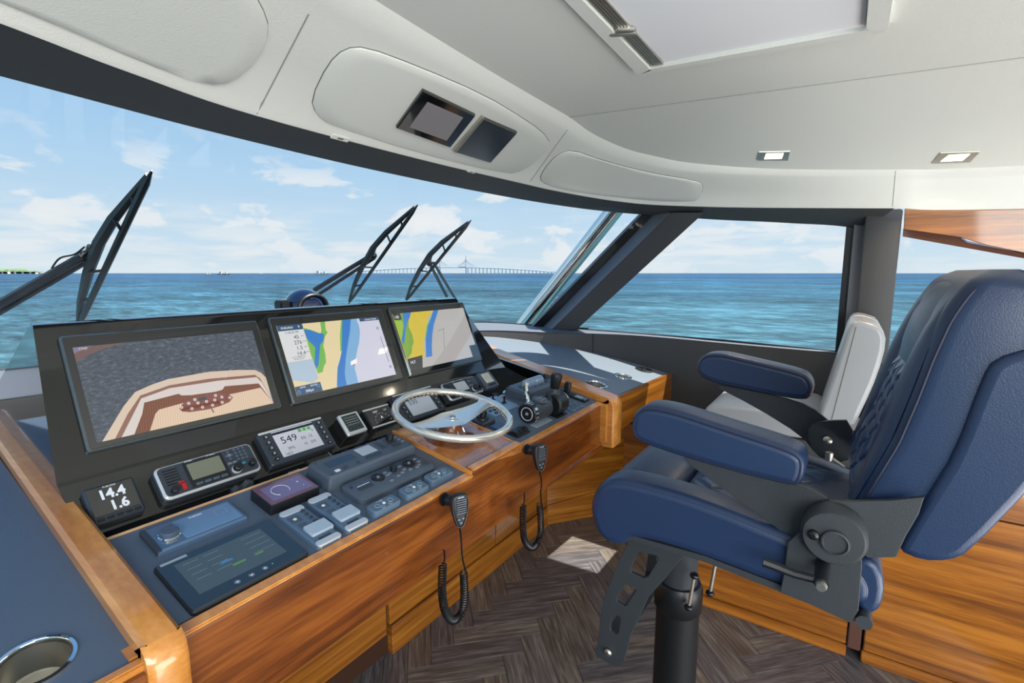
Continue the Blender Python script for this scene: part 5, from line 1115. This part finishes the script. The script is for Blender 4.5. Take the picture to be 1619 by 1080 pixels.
lettering('ZF', 0, 0, 0, .014, PRINT, rg_, 'CENTER', mtx=Matrix.Translation((-.0434, 0, .040)) @ Matrix(((0, 0, -1, 0), (-1, 0, 0, 0), (0, 1, 0, 0), (0, 0, 0, 1))))
bm = bmesh.new(); lathe(bm, [(.030, .0), (.034, .006), (.030, .010)], (.045, .0, .080), n=24); obj('key_dome', bm, GREYP, th)
for k in range(6): sub(th, 'key', .028 + .016 * (k % 3), -.012 + .018 * (k // 3), .011, .010, .089, .0925, KEY)
bm = bmesh.new(); tube(bm, [(-.030, .012, .085), (-.030, .022, .115), (-.026, .036, .145), (-.016, .044, .158)], lambda f: .010 - .002 * f, 10); obj('lever_arm', bm, CHROME, th)
bm = bmesh.new(); lathe(bm, [(.010, -.024), (.018, -.018), (.019, .04), (.0165, .042), (.0165, .046), (.019, .048), (.019, .098), (.012, .106)], (0, .046, .150), axis='X', n=24); obj('grip', bm, mat('grip_slate', (120, 142, 168), .25, coat=.4), th)
t2 = thing('second_throttle', 'black throttle with upright knob and chrome side disc, right of the grey barrel', 'throttle', on(DECK, 1.83, .105, 0))
bm = bmesh.new(); lathe(bm, [(.040, -.038), (.048, -.03), (.048, .035), (.042, .04)], (0, 0, .046), axis='X', n=32); obj('barrel', bm, BLACK, t2)
bm = bmesh.new(); lathe(bm, [(.036, .040), (.038, .046), (.030, .050), (.012, .052)], (0, 0, .046), axis='X', n=28); obj('side_disc', bm, CHROME, t2)
bm = bmesh.new(); lathe(bm, [(.038, .060), (.034, .085), (.026, .100), (.020, .112)], (-.004, .012, 0), n=24); obj('gaiter', bm, GREYD, t2)
bm = bmesh.new(); lathe(bm, [(.016, .105), (.020, .112), (.022, .135), (.025, .165), (.022, .175), (.008, .178)], (-.004, .016, 0), n=24); obj('knob', bm, BLACK, t2)
bm = bmesh.new(); box(bm, -.042, .044, -.045, .045, 0, .006); obj('base_plate', bm, BLACK, t2)
bm = bmesh.new(); tube(bm, [(.046, .040 * cos(a_), .046 + .040 * sin(a_)) for a_ in [pi * (.05 + .9 * k / 12) for k in range(13)]], .004, 6); obj('chrome_band', bm, CHROME, t2)
# keys right of throttle
for i in range(3):
    for j in range(3):
        o = unit('square_key_switch', 'square key switch right of the throttles, %s row, %s column' % (('front', 'middle', 'rear')[j], ('left', 'middle', 'right')[i]), 'switch', DECK, 1.915 + .038 * i + .012 * j, 1.915 + .038 * i + .012 * j + .032, .055 + .044 * j, .055 + .044 * j + .036, .007, mat('key_slate', (86, 106, 128), .3), r=.003, bev=.0015, base=0, group='grid of square key switches right of the throttles')
        sub(o, 'icon', .002, 0, .010, .010, .0068, .0076, RED if (i, j) == (1, 1) else BLACK, r=.001, bev=.0002)
o = unit('joystick', 'narrow black panel with an upright black joystick beside the right teak trim', 'joystick', DECK, 2.075, 2.125, .075, .232, .010, BLACK, r=.003, bev=.002, base=0)
bm = bmesh.new(); a = ring(bm, rr3 := [(x, y + .035, .010) for x, y in rr_pts(0, 0, .022, .026, .006)]); b = ring(bm, [(x, y + .035, .050) for x, y in rr_pts(0, 0, .026, .034, .008)]); c = ring(bm, [(x, y + .035, .062) for x, y in rr_pts(0, 0, .020, .026, .006)]); bridge(bm, a, b); bridge(bm, b, c); bm.faces.new(c); obj('stick', bm, BLACK, o)
sub(o, 'display', 0, -.035, .034, .040, .0095, .0112, mat('panel_label', (140, 160, 176), .3)); 
for k in range(3): sub(o, 'key', -.012 + .012 * k, -.066, .008, .012, .0095, .0125, KEY)

# ------------------------------------------------------------------ dome compass on the dash behind the screens
cp = atY(481, 474, 1.80); cm = thing('dome_compass', 'blue-black domed compass with a flanged base behind the screens', 'compass', loc=cp + Vector((0, 0, -.03))); cm.scale = (1.2, 1.2, 1.15)
bm = bmesh.new(); lathe(bm, [(.092, -.02), (.092, -.008), (.078, -.002), (.070, .004)], n=36); obj('base_ring', bm, BLACK, cm)
bm = bmesh.new(); lathe(bm, [(.064 * cos(a_), .002 + .062 * sin(a_)) for a_ in [pi / 2 * k / 8 for k in range(8)]] + [(.004, .0642)], n=32); obj('dome', bm, mat('dome_glass', (16, 26, 52), .04, coat=1), cm)
bm = bmesh.new(); tube(bm, [Vector((.050 * cos(a_) - .0, -.050, .050 * sin(a_) * .8 + .004)) for a_ in [pi * k / 12 for k in range(13)]], .007, 8); obj('hood', bm, BLACK, cm)
bm = bmesh.new(); box(bm, -.095, -.062, -.02, .02, -.004, .028); bmesh.ops.bevel(bm, geom=bm.edges[:], offset=.004, segments=2, affect='EDGES'); obj('corrector', bm, BLACK, cm)
bm = bmesh.new(); cyl(bm, (0, 0, -.18), (0, 0, -.02), .05, n=20); obj('post', bm, BLACK, cm)

# ------------------------------------------------------------------ handheld microphones on the fascia
def mic(lab, x, y, sc_, wire, coil, tail):
    Yf = .915
    p = atY(x, y, Yf - .055); t = thing('radio_microphone', lab, 'microphone', loc=p, group='black fist microphones on the console front')
    mt = Matrix.Scale(sc_, 4) @ Matrix.Rotation(R(-28), 4, 'Z') @ Matrix.Rotation(R(90), 4, 'X')
    body = [(-.010, -.058), (-.020, -.030), (-.029, .005), (-.030, .040), (-.022, .054), (0, .058), (.022, .054), (.030, .040), (.029, .005), (.020, -.030), (.010, -.058)]
    bm = bmesh.new(); P = pad(bm, body, -.014, .014, .009, sm=1, mapf=lambda x_, p_: (p_.x, p_.y, x_), crown=.003); bm.transform(mt); obj('body', bm, BLACK, t)
    bm = bmesh.new()
    for k in range(7): rbox(bm, .002, .040 - .0075 * k, .034, .0035, .0150, .0185, r=.001, bev=.0003, n=1)
    bm.transform(mt); obj('speaker_slots', bm, mat('slot_grey', (90, 98, 106), .4), t)
    bm = bmesh.new(); tube(bm, [mt @ Vector((q.x * .9, q.y * .95, .0148)) for q in smooth_poly([Vector(b_) for b_ in body], 1)], .0009 * sc_, 4, closed=True); obj('face_line', bm, mat('slot_grey', (90, 98, 106), .4), t)
    for k, (kx, ky) in enumerate(((-.007, -.026), (.007, -.024), (0, -.038))): bm = bmesh.new(); rbox(bm, kx, ky, .009, .007, .013, .0185, r=.003); bm.transform(mt); obj('key', bm, KEY, t)
    lettering('ICOM', 0, .046, .0176, .008, PRINT, t, 'CENTER', mtx=mt)
    bm = bmesh.new(); bk = mt @ Vector((0, .02, -.014)); 
    cyl(bm, bk + Vector((0, -.004, 0)), Vector((bk.x - .006, .055 - .001, bk.z)), .016 * sc_, .020 * sc_, n=12); obj('hanger', bm, BLACK, t)
    bm = bmesh.new(); box(bm, -.022, .004, .040, .0545, .004, .040); bmesh.ops.bevel(bm, geom=bm.edges[:], offset=.005, segments=2, affect='EDGES'); obj('bracket', bm, RUB, t)
    w0 = mt @ Vector((0, -.056, 0))
    bm = bmesh.new(); tube(bm, cr([w0] + [atY(a_, b_, Yf - .05) - p for a_, b_ in wire], 5), .0028, 6); obj('cord', bm, RUB, t)
    path = resample(cr([atY(a_, b_, Yf - .05) - p for a_, b_ in coil], 8), 620); L = sum((b_ - a_).length for a_, b_ in zip(path, path[1:])); turns = int(L / .0074)
    bm = bmesh.new(); H = []
    for i, c_ in enumerate(path):
        d = (path[min(i + 1, len(path) - 1)] - path[max(i - 1, 0)]).normalized(); u = Vector((0, 1, 0)); w_ = d.cross(u).normalized(); a_ = 2 * pi * turns * i / len(path); H.append(c_ + (u * cos(a_) + w_ * sin(a_)) * .0102)
    tube(bm, H, .0023, 5); obj('coiled_cord', bm, RUB, t)
    bm = bmesh.new(); tube(bm, cr([atY(a_, b_, Yf - .05 + dy) - p for a_, b_, dy in tail], 5), .0028, 6); obj('cord_tail', bm, RUB, t)
mic('black fist microphone nearest the camera, hanging left of the wheel', 726, 806, .86, [(729, 850), (731, 880), (736, 903)], [(733, 905), (734, 945), (729, 970), (716, 981), (704, 966), (699, 935), (700, 893)], [(700, 893), (703, 884, .02), (702, 872, .05)] if False else [(700, 893, 0), (703, 884, .02), (702, 870, .05)])
mic('black fist microphone right of the wheel, further along the console', 853, 723, .86, [(856, 762), (855, 780), (856, 796)], [(853, 798), (855, 835), (850, 858), (840, 866), (830, 855), (827, 835), (827, 800)], [(827, 800, 0), (829, 792, .02), (829, 780, .05)])

# ================================================================== HELM CHAIR
ch = thing('helm_chair', 'navy blue leather helm chair with quilted seat and black swing arms on a column', 'chair', loc=(1.42, .30, 0)); CH = Vector((1.42, .30, 0))
def hobj(name, bm, m, par=None, ang=35):
    for v in bm.verts: v.co -= CH
    return obj(name, bm, m, par or ch, ang=ang)
bm = bmesh.new(); lathe(bm, [(.13, 0), (.13, .012), (.075, .03), (.064, .05), (.062, .60)], (1.42, .36, 0), n=36); col_ = hobj('column', bm, COLM)
bm = bmesh.new(); lathe(bm, [(.062, .60), (.069, .61), (.069, .675), (.062, .69)], (1.42, .36, 0), n=36); hobj('collar', bm, COLM)
bm = bmesh.new(); lathe(bm, [(.052, .69), (.052, .80), (.07, .84), (.07, .93)], (1.42, .36, 0), n=30); hobj('upper_tube', bm, mat('dark_tube', (56, 60, 64), .35))
for X_, Y_ in ((1.34, .31), (1.44, .275)):
    bm = bmesh.new(); cyl(bm, (X_, Y_, .665), (X_ + .006, Y_ - .01, .765), .005, n=10); k_ = hobj('adjust_lever', bm, STEEL)
    for z_ in (.668, .765): bm = bmesh.new(); bmesh.ops.create_icosphere(bm, subdivisions=2, radius=.013, matrix=Matrix.Translation((X_ + (z_ - .665) * .06, Y_ - (z_ - .665) * .1, z_)) @ Matrix.Diagonal((1, 1, .7, 1))); hobj('lever_ball', bm, RUB, par=k_)
YZ = Matrix(((0, 0, 1, 0), (1, 0, 0, 0), (0, 1, 0, 0), (0, 0, 0, 1)))   # local (y,z,x) -> world
def cplate(name, outl, X_, th, m, bev=.0015): return plate2d(name, outl, th, m, ch, Matrix.Translation(Vector((X_, 0, 0)) - CH) @ YZ, bev)
h1 = lambda x, y: (920 + x / 4.154, 820 + y / 4.154)
def X2(pts, X_): return [(lambda v: (v.y, v.z))(atX(*p, X_)) for p in pts]
brk = X2([h1(*p) for p in ((300, 85), (315, 130), (240, 290), (150, 520), (130, 620), (96, 880), (108, 905), (225, 965), (262, 960), (285, 920), (322, 770), (440, 510), (540, 400), (690, 215), (500, 120))], 1.20)
holes = [X2([h1(*p) for p in P], 1.20) for P in (((375, 212), (500, 240), (508, 262), (440, 375), (410, 385), (330, 350), (322, 330)), ((285, 428), (350, 445), (362, 462), (300, 562), (280, 568), (235, 540), (232, 520)), ((200, 640), (215, 625), (250, 635), (260, 655), (245, 745), (225, 755), (195, 735), (190, 715)))]
cplate('footrest_bracket', [brk] + holes, 1.20, .008, FRAME); cplate('footrest_bracket', [brk] + holes, 1.60, .008, FRAME)
for X_ in (1.195, 1.605):
    v = atX(*h1(182, 865), 1.20); bm = bmesh.new(); lathe(bm, [(.011, 0), (.011, .004 if X_ < 1.4 else -.004), (.006, .008 if X_ < 1.4 else -.008)], (0, 0, 0), axis='X', n=18); bm.transform(Matrix.Translation((X_ - (.004 if X_ < 1.4 else -.004), v.y, v.z)) @ Matrix.Scale(-1, 4, Vector((1, 0, 0)))); hobj('bolt', bm, STEEL)
bm = bmesh.new(); v = atX(*h1(182, 865), 1.20); box(bm, 1.205, 1.595, v.y - .03, v.y + .03, v.z + .012, v.z + .018); hobj('foot_plate', bm, FRAME)
# seat
seatpoly = [(.525, 1.00), (.505, 1.055), (.470, 1.085), (.40, 1.094), (.25, 1.088), (.05, 1.052), (-.06, 1.03), (-.085, .99), (-.075, .945), (.06, .935), (.23, .952), (.40, .950), (.425, .915), (.475, .905), (.512, .94)]
bm = bmesh.new(); P = pad(bm, seatpoly, 1.125, 1.225, .022, crown=.006); hobj('seat_bolster', bm, BLUE, ang=60)
bm = bmesh.new(); tube(bm, [Vector((1.1315, p.x, p.y)) for p in inset(P, .012)], .0035, 6, closed=True); hobj('piping', bm, PIPE)
bm = bmesh.new(); pad(bm, seatpoly, 1.615, 1.715, .022, crown=.006); hobj('seat_bolster', bm, BLUE, ang=60)
bm = bmesh.new(); pad(bm, [(.522, 1.0), (.505, 1.05), (.465, 1.078), (.40, 1.084), (.33, 1.078), (.315, 1.06), (.32, .95), (.42, .915), (.475, .908), (.512, .94)], 1.215, 1.625, .012); hobj('seat_front', bm, BLUE, ang=60)
bm = bmesh.new(); box(bm, 1.22, 1.62, -.08, .32, .94, 1.045); hobj('seat_core', bm, BLUE)
bm = bmesh.new(); quilt(bm, lambda u, v: ((1.222 + .396 * u, .314 - .39 * v, 1.052 - .020 * v), (0, 0, 1)), 96, 96, 3.5, 3.5, .008); hobj('quilted_seat', bm, BLUE2, ang=80)
# armrests
a4 = lambda x, y: (980 + x / 3.68, 540 + y / 3.68)
armN = X2([a4(*p) for p in ((62, 540), (66, 440), (110, 388), (180, 372), (340, 405), (600, 492), (960, 605), (1050, 650), (1085, 700), (1078, 780), (1050, 835), (1010, 852), (600, 750), (120, 600))], 1.13)
bm = bmesh.new(); P = pad(bm, armN, 1.125, 1.222, .018, crown=.003); aN = hobj('armrest', bm, BLUE, ang=60)
bm = bmesh.new(); tube(bm, [Vector((1.128, p.x, p.y)) for p in inset(P, .009)], .0028, 6, closed=True); hobj('piping', bm, PIPE, par=aN)
armF = X2([a4(*p) for p in ((435, 175), (450, 110), (500, 72), (600, 72), (720, 100), (1060, 180), (1105, 215), (1128, 270), (1115, 320), (1070, 352), (800, 300), (500, 238))], 1.66)
bm = bmesh.new(); P = pad(bm, armF, 1.66, 1.755, .018, crown=.003); aF = hobj('armrest', bm, BLUE, ang=60)
bm = bmesh.new(); tube(bm, [Vector((1.663, p.x, p.y)) for p in inset(P, .009)], .0028, 6, closed=True); hobj('piping', bm, PIPE, par=aF)
# arm brackets and mechanism
k1 = lambda x, y: (920 + x / 1.636, 420 + y / 1.636)
brN = X2([k1(*p) for p in ((243, 485), (330, 500), (560, 560), (600, 575), (700, 640), (740, 690), (735, 750), (650, 760), (570, 735), (545, 705), (400, 600))], 1.15)
cplate('arm_bracket', [smooth_poly(brN, 1)], 1.15, .012, FRAME)
brF = X2([k1(*p) for p in ((328, 303), (430, 320), (560, 350), (620, 380), (690, 460), (715, 490), (700, 495), (600, 480), (570, 440), (450, 365))], 1.69)
cplate('arm_bracket', [smooth_poly(brF, 1)], 1.69, .010, FRAME)
bkF = X2([k1(*p) for p in ((580, 430), (600, 405), (640, 400), (700, 399), (700, 500), (660, 510), (600, 490))], 1.67)
cplate('back_bracket', [smooth_poly(bkF, 1)], 1.672, .008, FRAME)
v = atX(*k1(635, 453), 1.66); bm = bmesh.new(); lathe(bm, [(.013, 0), (.012, -.006), (.006, -.010)], (1.668, v.y, v.z), axis='X', n=20); hobj('bolt', bm, STEEL)
bkN = X2([k1(*p) for p in ((640, 604), (700, 607), (800, 604), (885, 595), (870, 640), (835, 700), (812, 750), (740, 752), (700, 720), (660, 640))], 1.14)
cplate('back_bracket', [bkN], 1.138, .008, FRAME)
lowp = [(.068, 1.05), (.070, .985), (.075, .935), (.02, .930), (-.050, .918), (-.060, .95), (-.058, 1.05), (-.03, 1.09), (.04, 1.09)]
cplate('side_plate', [lowp], 1.118, .010, FRAME)
cplate('under_plate', [[(.42, .950), (.23, .955), (.06, .940), (-.05, .925), (-.06, .913), (.07, .925), (.23, .940), (.42, .938)]], 1.42, .58, FRAME, bev=0.0)
bm = bmesh.new(); lathe(bm, [(.052, 1.145), (.056, 1.135), (.056, 1.095), (.050, 1.086), (.012, 1.085)], (0, -.008, 1.094), axis='X', n=44); hub_ = hobj('pivot_disc', bm, FRAME)
bm = bmesh.new(); lathe(bm, [(.026, 1.088), (.024, 1.079), (.021, 1.078), (.019, 1.082), (.005, 1.082)], (0, -.012, 1.088), axis='X', n=30); hobj('disc_cap', bm, FRAME, par=hub_)
bm = bmesh.new(); lathe(bm, [(.010, 1.087), (.009, 1.078), (.004, 1.074)], (0, .024, 1.094), axis='X', n=18); hobj('release_button', bm, RUB, par=hub_)
bm = bmesh.new(); cyl(bm, (1.115, .004, 1.028), (1.055, .004, 1.012), .013, n=16); kn_ = hobj('recline_knob', bm, BLACK)
bm = bmesh.new(); lathe(bm, [(.011, 1.055), (.008, 1.046)], (0, .004, 1.010), axis='X', n=16); hobj('knob_end', bm, STEEL, par=kn_)
bm = bmesh.new(); tube(bm, [(1.065, .002, 1.014), (1.063, .05, 1.013), (1.06, .085, 1.019), (1.058, .105, 1.022)], lambda f: .008 + .002 * f, 8); hobj('recline_lever', bm, BLACK, par=kn_)
# rear bolster / gas roll behind seat
bm = bmesh.new(); pad(bm, [(-.045, 1.045), (-.080, 1.05), (-.098, 1.01), (-.096, .955), (-.080, .935), (-.055, .945), (-.05, .99)], 1.13, 1.70, .012, sm=1); hobj('rear_roll', bm, BLUE)
bm = bmesh.new(); cyl(bm, (1.11, -.07, .928), (1.70, -.07, .928), .014, n=14); hobj('rear_bar', bm, FRAME)
# backrest (lofted), reclined
prof = [(1.095, -.040, -.150), (1.12, -.030, -.165), (1.17, -.048, -.190), (1.27, -.083, -.228), (1.36, -.104, -.255), (1.44, -.120, -.278), (1.51, -.138, -.295), (1.555, -.158, -.305), (1.580, -.176, -.302), (1.597, -.205, -.290)]
hw = [.235, .25, .255, .257, .257, .256, .254, .250, .242, .205]
rows = []
for (z_, yf, yb), w in zip(prof, hw):
    P = []
    yc = (yf + yb) / 2; d_ = (yf - yb) / 2; r_ = min(.034, d_ * .8)
    for (x, y) in rr_pts(0, 0, 2 * w, 2 * d_, r_, 6): P.append(Vector((1.42 + x, yc + y, z_ + (.010 if y > 0 else -.0))))
    rows.append(P)
bm = bmesh.new(); rr2 = [cr([r_[i] for r_ in rows], 5) for i in range(len(rows[0]))]
rs = [ring(bm, [rr2[i][j] for i in range(len(rr2))]) for j in range(len(rr2[0]))]
for a, b in zip(rs, rs[1:]): bridge(bm, a, b)
bm.faces.new(rs[0]); bm.faces.new(rs[-1]); bmesh.ops.recalc_face_normals(bm, faces=bm.faces); bk_ = hobj('backrest', bm, BLUE, ang=70)
def front_y(z_): 
    for (z0, y0, _), (z1, y1, _) in zip(prof, prof[1:]):
        if z0 <= z_ <= z1: return y0 + (y1 - y0) * (z_ - z0) / (z1 - z0)
    return prof[-1][1]
for sx_ in (-1, 1):
    P = []
    for k in range(22):
        z_ = 1.12 + (1.590 - 1.12) * k / 21; j = max(i for i in range(len(prof)) if prof[i][0] <= z_ + 1e-6); j = min(j, len(prof) - 2); f = (z_ - prof[j][0]) / (prof[j + 1][0] - prof[j][0]); w = hw[j] + (hw[j + 1] - hw[j]) * f
        P.append(Vector((1.42 + sx_ * (w - .004), front_y(z_) - .014 - .010 * f * 0, z_ + .006)))
    P += [P[-1] + Vector((-sx_ * .05, -.03, .006))]
    bm = bmesh.new(); tube(bm, cr(P, 3), .0028, 6); hobj('piping', bm, PIPE, par=bk_)
# wings and centre: raised bolsters around a quilted panel on the front face
for sx_ in (-1, 1):
    bm = bmesh.new(); rows = []
    for k in range(13):
        z_ = 1.13 + .43 * k / 12; y = front_y(z_); xo = .240 - .02 * max(0, (k - 8) / 4) ** 2; xi = .155 - .02 * max(0, (k - 6) / 6); dd = .016 * sin(pi * min(1, (k + .5) / 12.5)) + .002
        rows.append([Vector((1.42 + sx_ * (xi + (xo - xi) * q), y + .002 + dd * sin(pi * q) - (0.004 if q in (0, 1) else 0), z_ + .004)) for q in (0, .12, .3, .5, .7, .88, 1)])
    rs = [ring(bm, r_) for r_ in rows]
    for a, b in zip(rs, rs[1:]): bridge(bm, a, b, False)
    hobj('side_wing', bm, BLUE, par=bk_, ang=80)
bm = bmesh.new(); quilt(bm, lambda u, v: ((1.42 + (-.152 + .304 * u) * (1 - .25 * v * v), front_y(1.13 + .275 * v) + .002, 1.13 + .275 * v), (0, 1, .25)), 96, 96, 3, 3, .010); hobj('quilted_back', bm, BLUE2, par=bk_, ang=80)
bm = bmesh.new(); rows = []
for k in range(11):
    z_ = 1.405 + .185 * k / 10; y = front_y(z_); w = .118 + .02 * k / 10 * (1 if k < 6 else .2); dd = .012 * sin(pi * min(1, (k + 1) / 11)) + .003
    rows.append([Vector((1.42 + w * q, y + .002 + dd * (1 - q * q), z_ + .006)) for q in (-1, -.8, -.5, 0, .5, .8, 1)])
rs = [ring(bm, r_) for r_ in rows]
for a, b in zip(rs, rs[1:]): bridge(bm, a, b, False)
hobj('headrest', bm, BLUE, par=bk_, ang=80)
bm = bmesh.new(); pad(bm, [(-.112, 1.07), (-.118, 1.10), (-.150, 1.20), (-.176, 1.28), (-.200, 1.42), (-.212, 1.455), (-.260, 1.48), (-.335, 1.50), (-.345, 1.42), (-.290, 1.26), (-.215, 1.10), (-.190, 1.074), (-.15, 1.06)], 1.150, 1.690, .016, sm=1, crown=.004); hobj('back_shell', bm, BLUE, ang=50)
bm = bmesh.new(); cyl(bm, (1.585, -.022, 1.075), (1.60, .012, 1.09), .005, n=10); bl_ = hobj('seat_belt_stalk', bm, STEEL)
bm = bmesh.new(); lathe(bm, [(.010, 0), (.010, .022)], (1.60, .015, 1.082), n=14); hobj('stalk_end', bm, STEEL, par=bl_)

# ================================================================== COMPANION SEAT, STARBOARD CABINETS
cs = thing('companion_seat', 'pearl grey leather companion seat beyond the blue helm chair', 'seat', loc=(2.7, .2, 0)); CO = Vector((2.7, .2, 0))
def sobj(name, bm, m, par=None, ang=50):
    for v in bm.verts: v.co -= CO
    return obj(name, bm, m, par or cs, ang=ang)
bm = bmesh.new(); P = pad(bm, [(.085, .96), (.055, 1.10), (.018, 1.28), (.0, 1.385), (-.025, 1.412), (-.070, 1.405), (-.115, 1.385), (-.132, 1.33), (-.115, 1.20), (-.075, 1.05), (-.05, .96)], 2.42, 2.98, .018, sm=1); b_ = sobj('backrest', bm, GREYL)
bm = bmesh.new(); tube(bm, [Vector((2.43, p.x + .0, p.y)) for p in inset(P, .006)][2:22], .0018, 5); sobj('seam', bm, mat('seam_grey', (150, 148, 140), .8), par=b_)
bm = bmesh.new(); tube(bm, [Vector((2.418, -.03 + .055 * k / 10 * (1 if k < 11 else 1) - .0, 1.385 - .40 * k / 10)) for k in range(11)], .0016, 5); sobj('side_seam', bm, mat('seam_grey', (150, 148, 140), .8), par=b_)
bm = bmesh.new(); pad(bm, [(.53, .90), (.54, .95), (.51, .985), (.3, .992), (.06, .985), (.05, .89), (.3, .88)], 2.42, 2.98, .016, sm=2); sobj('cushion', bm, GREYL)
bm = bmesh.new(); box(bm, 2.41, 3.0, -.09, .52, .80, .885); sobj('plinth', bm, CHAR)
def cabinet(name, lab, Y0, Y1, top, doors):
    t = thing(name, lab, 'cabinet', loc=(2.7, (Y0 + Y1) / 2, 0)); K = t.location.copy()
    def ko(nm, dims, m, par=None, bev=.003):
        bm = bmesh.new(); box(bm, *dims)
        if bev: bmesh.ops.bevel(bm, geom=bm.edges[:], offset=bev, segments=2, affect='EDGES')
        for v in bm.verts: v.co -= K
        return obj(nm, bm, m, par or t)
    ko('carcass', (2.372, 3.04, Y0 + .002, Y1 - .002, 0, top - .03), MATS['dark_gap_wood'], bev=0)
    ko('toe_board', (2.352, 2.374, Y0, Y1, 0, .052), TEAKY)
    for y0, y1, z0, z1, nm in doors: ko(nm, (2.350, 2.374, y0, y1, z0, z1), TEAKY)
    return t, ko
t, ko = cabinet('seat_cabinet', 'teak cabinet box under the grey companion seat', -.098, .52, .80, [(-.095, .515, .058, .79, 'door')])
ko('corner_post', (2.345, 2.375, -.145, -.100, .05, .80), mat('dark_red_wood', (92, 62, 50), .15))
t, ko = cabinet('aft_cabinet', 'large teak cabinet with drawer and white counter behind the helm chair', -2.2, -.15, .96, [(-1.9, -.155, .058, .722, 'door'), (-1.9, -.155, .730, .905, 'drawer')])
ko('counter_edge', (2.345, 2.39, -2.2, -.15, .915, .965), mat('counter_rim_wood', (150, 84, 36), .15, coat=.8)); ko('counter', (2.39, 3.0, -2.2, -.15, .93, .952), mat('white_counter', (226, 232, 238), .2)); 
lt = ko('push_latch', (2.344, 2.351, -.535, -.502, .876, .902), STEEL); 
bm = bmesh.new(); lathe(bm, [(.0095, 2.345), (.0095, 2.340), (.005, 2.339)], (0, -.5185, .889), axis='X', n=18)
for v in bm.verts: v.co -= Vector((2.7, -1.175, 0))
obj('latch_button', bm, GREYD, lt)
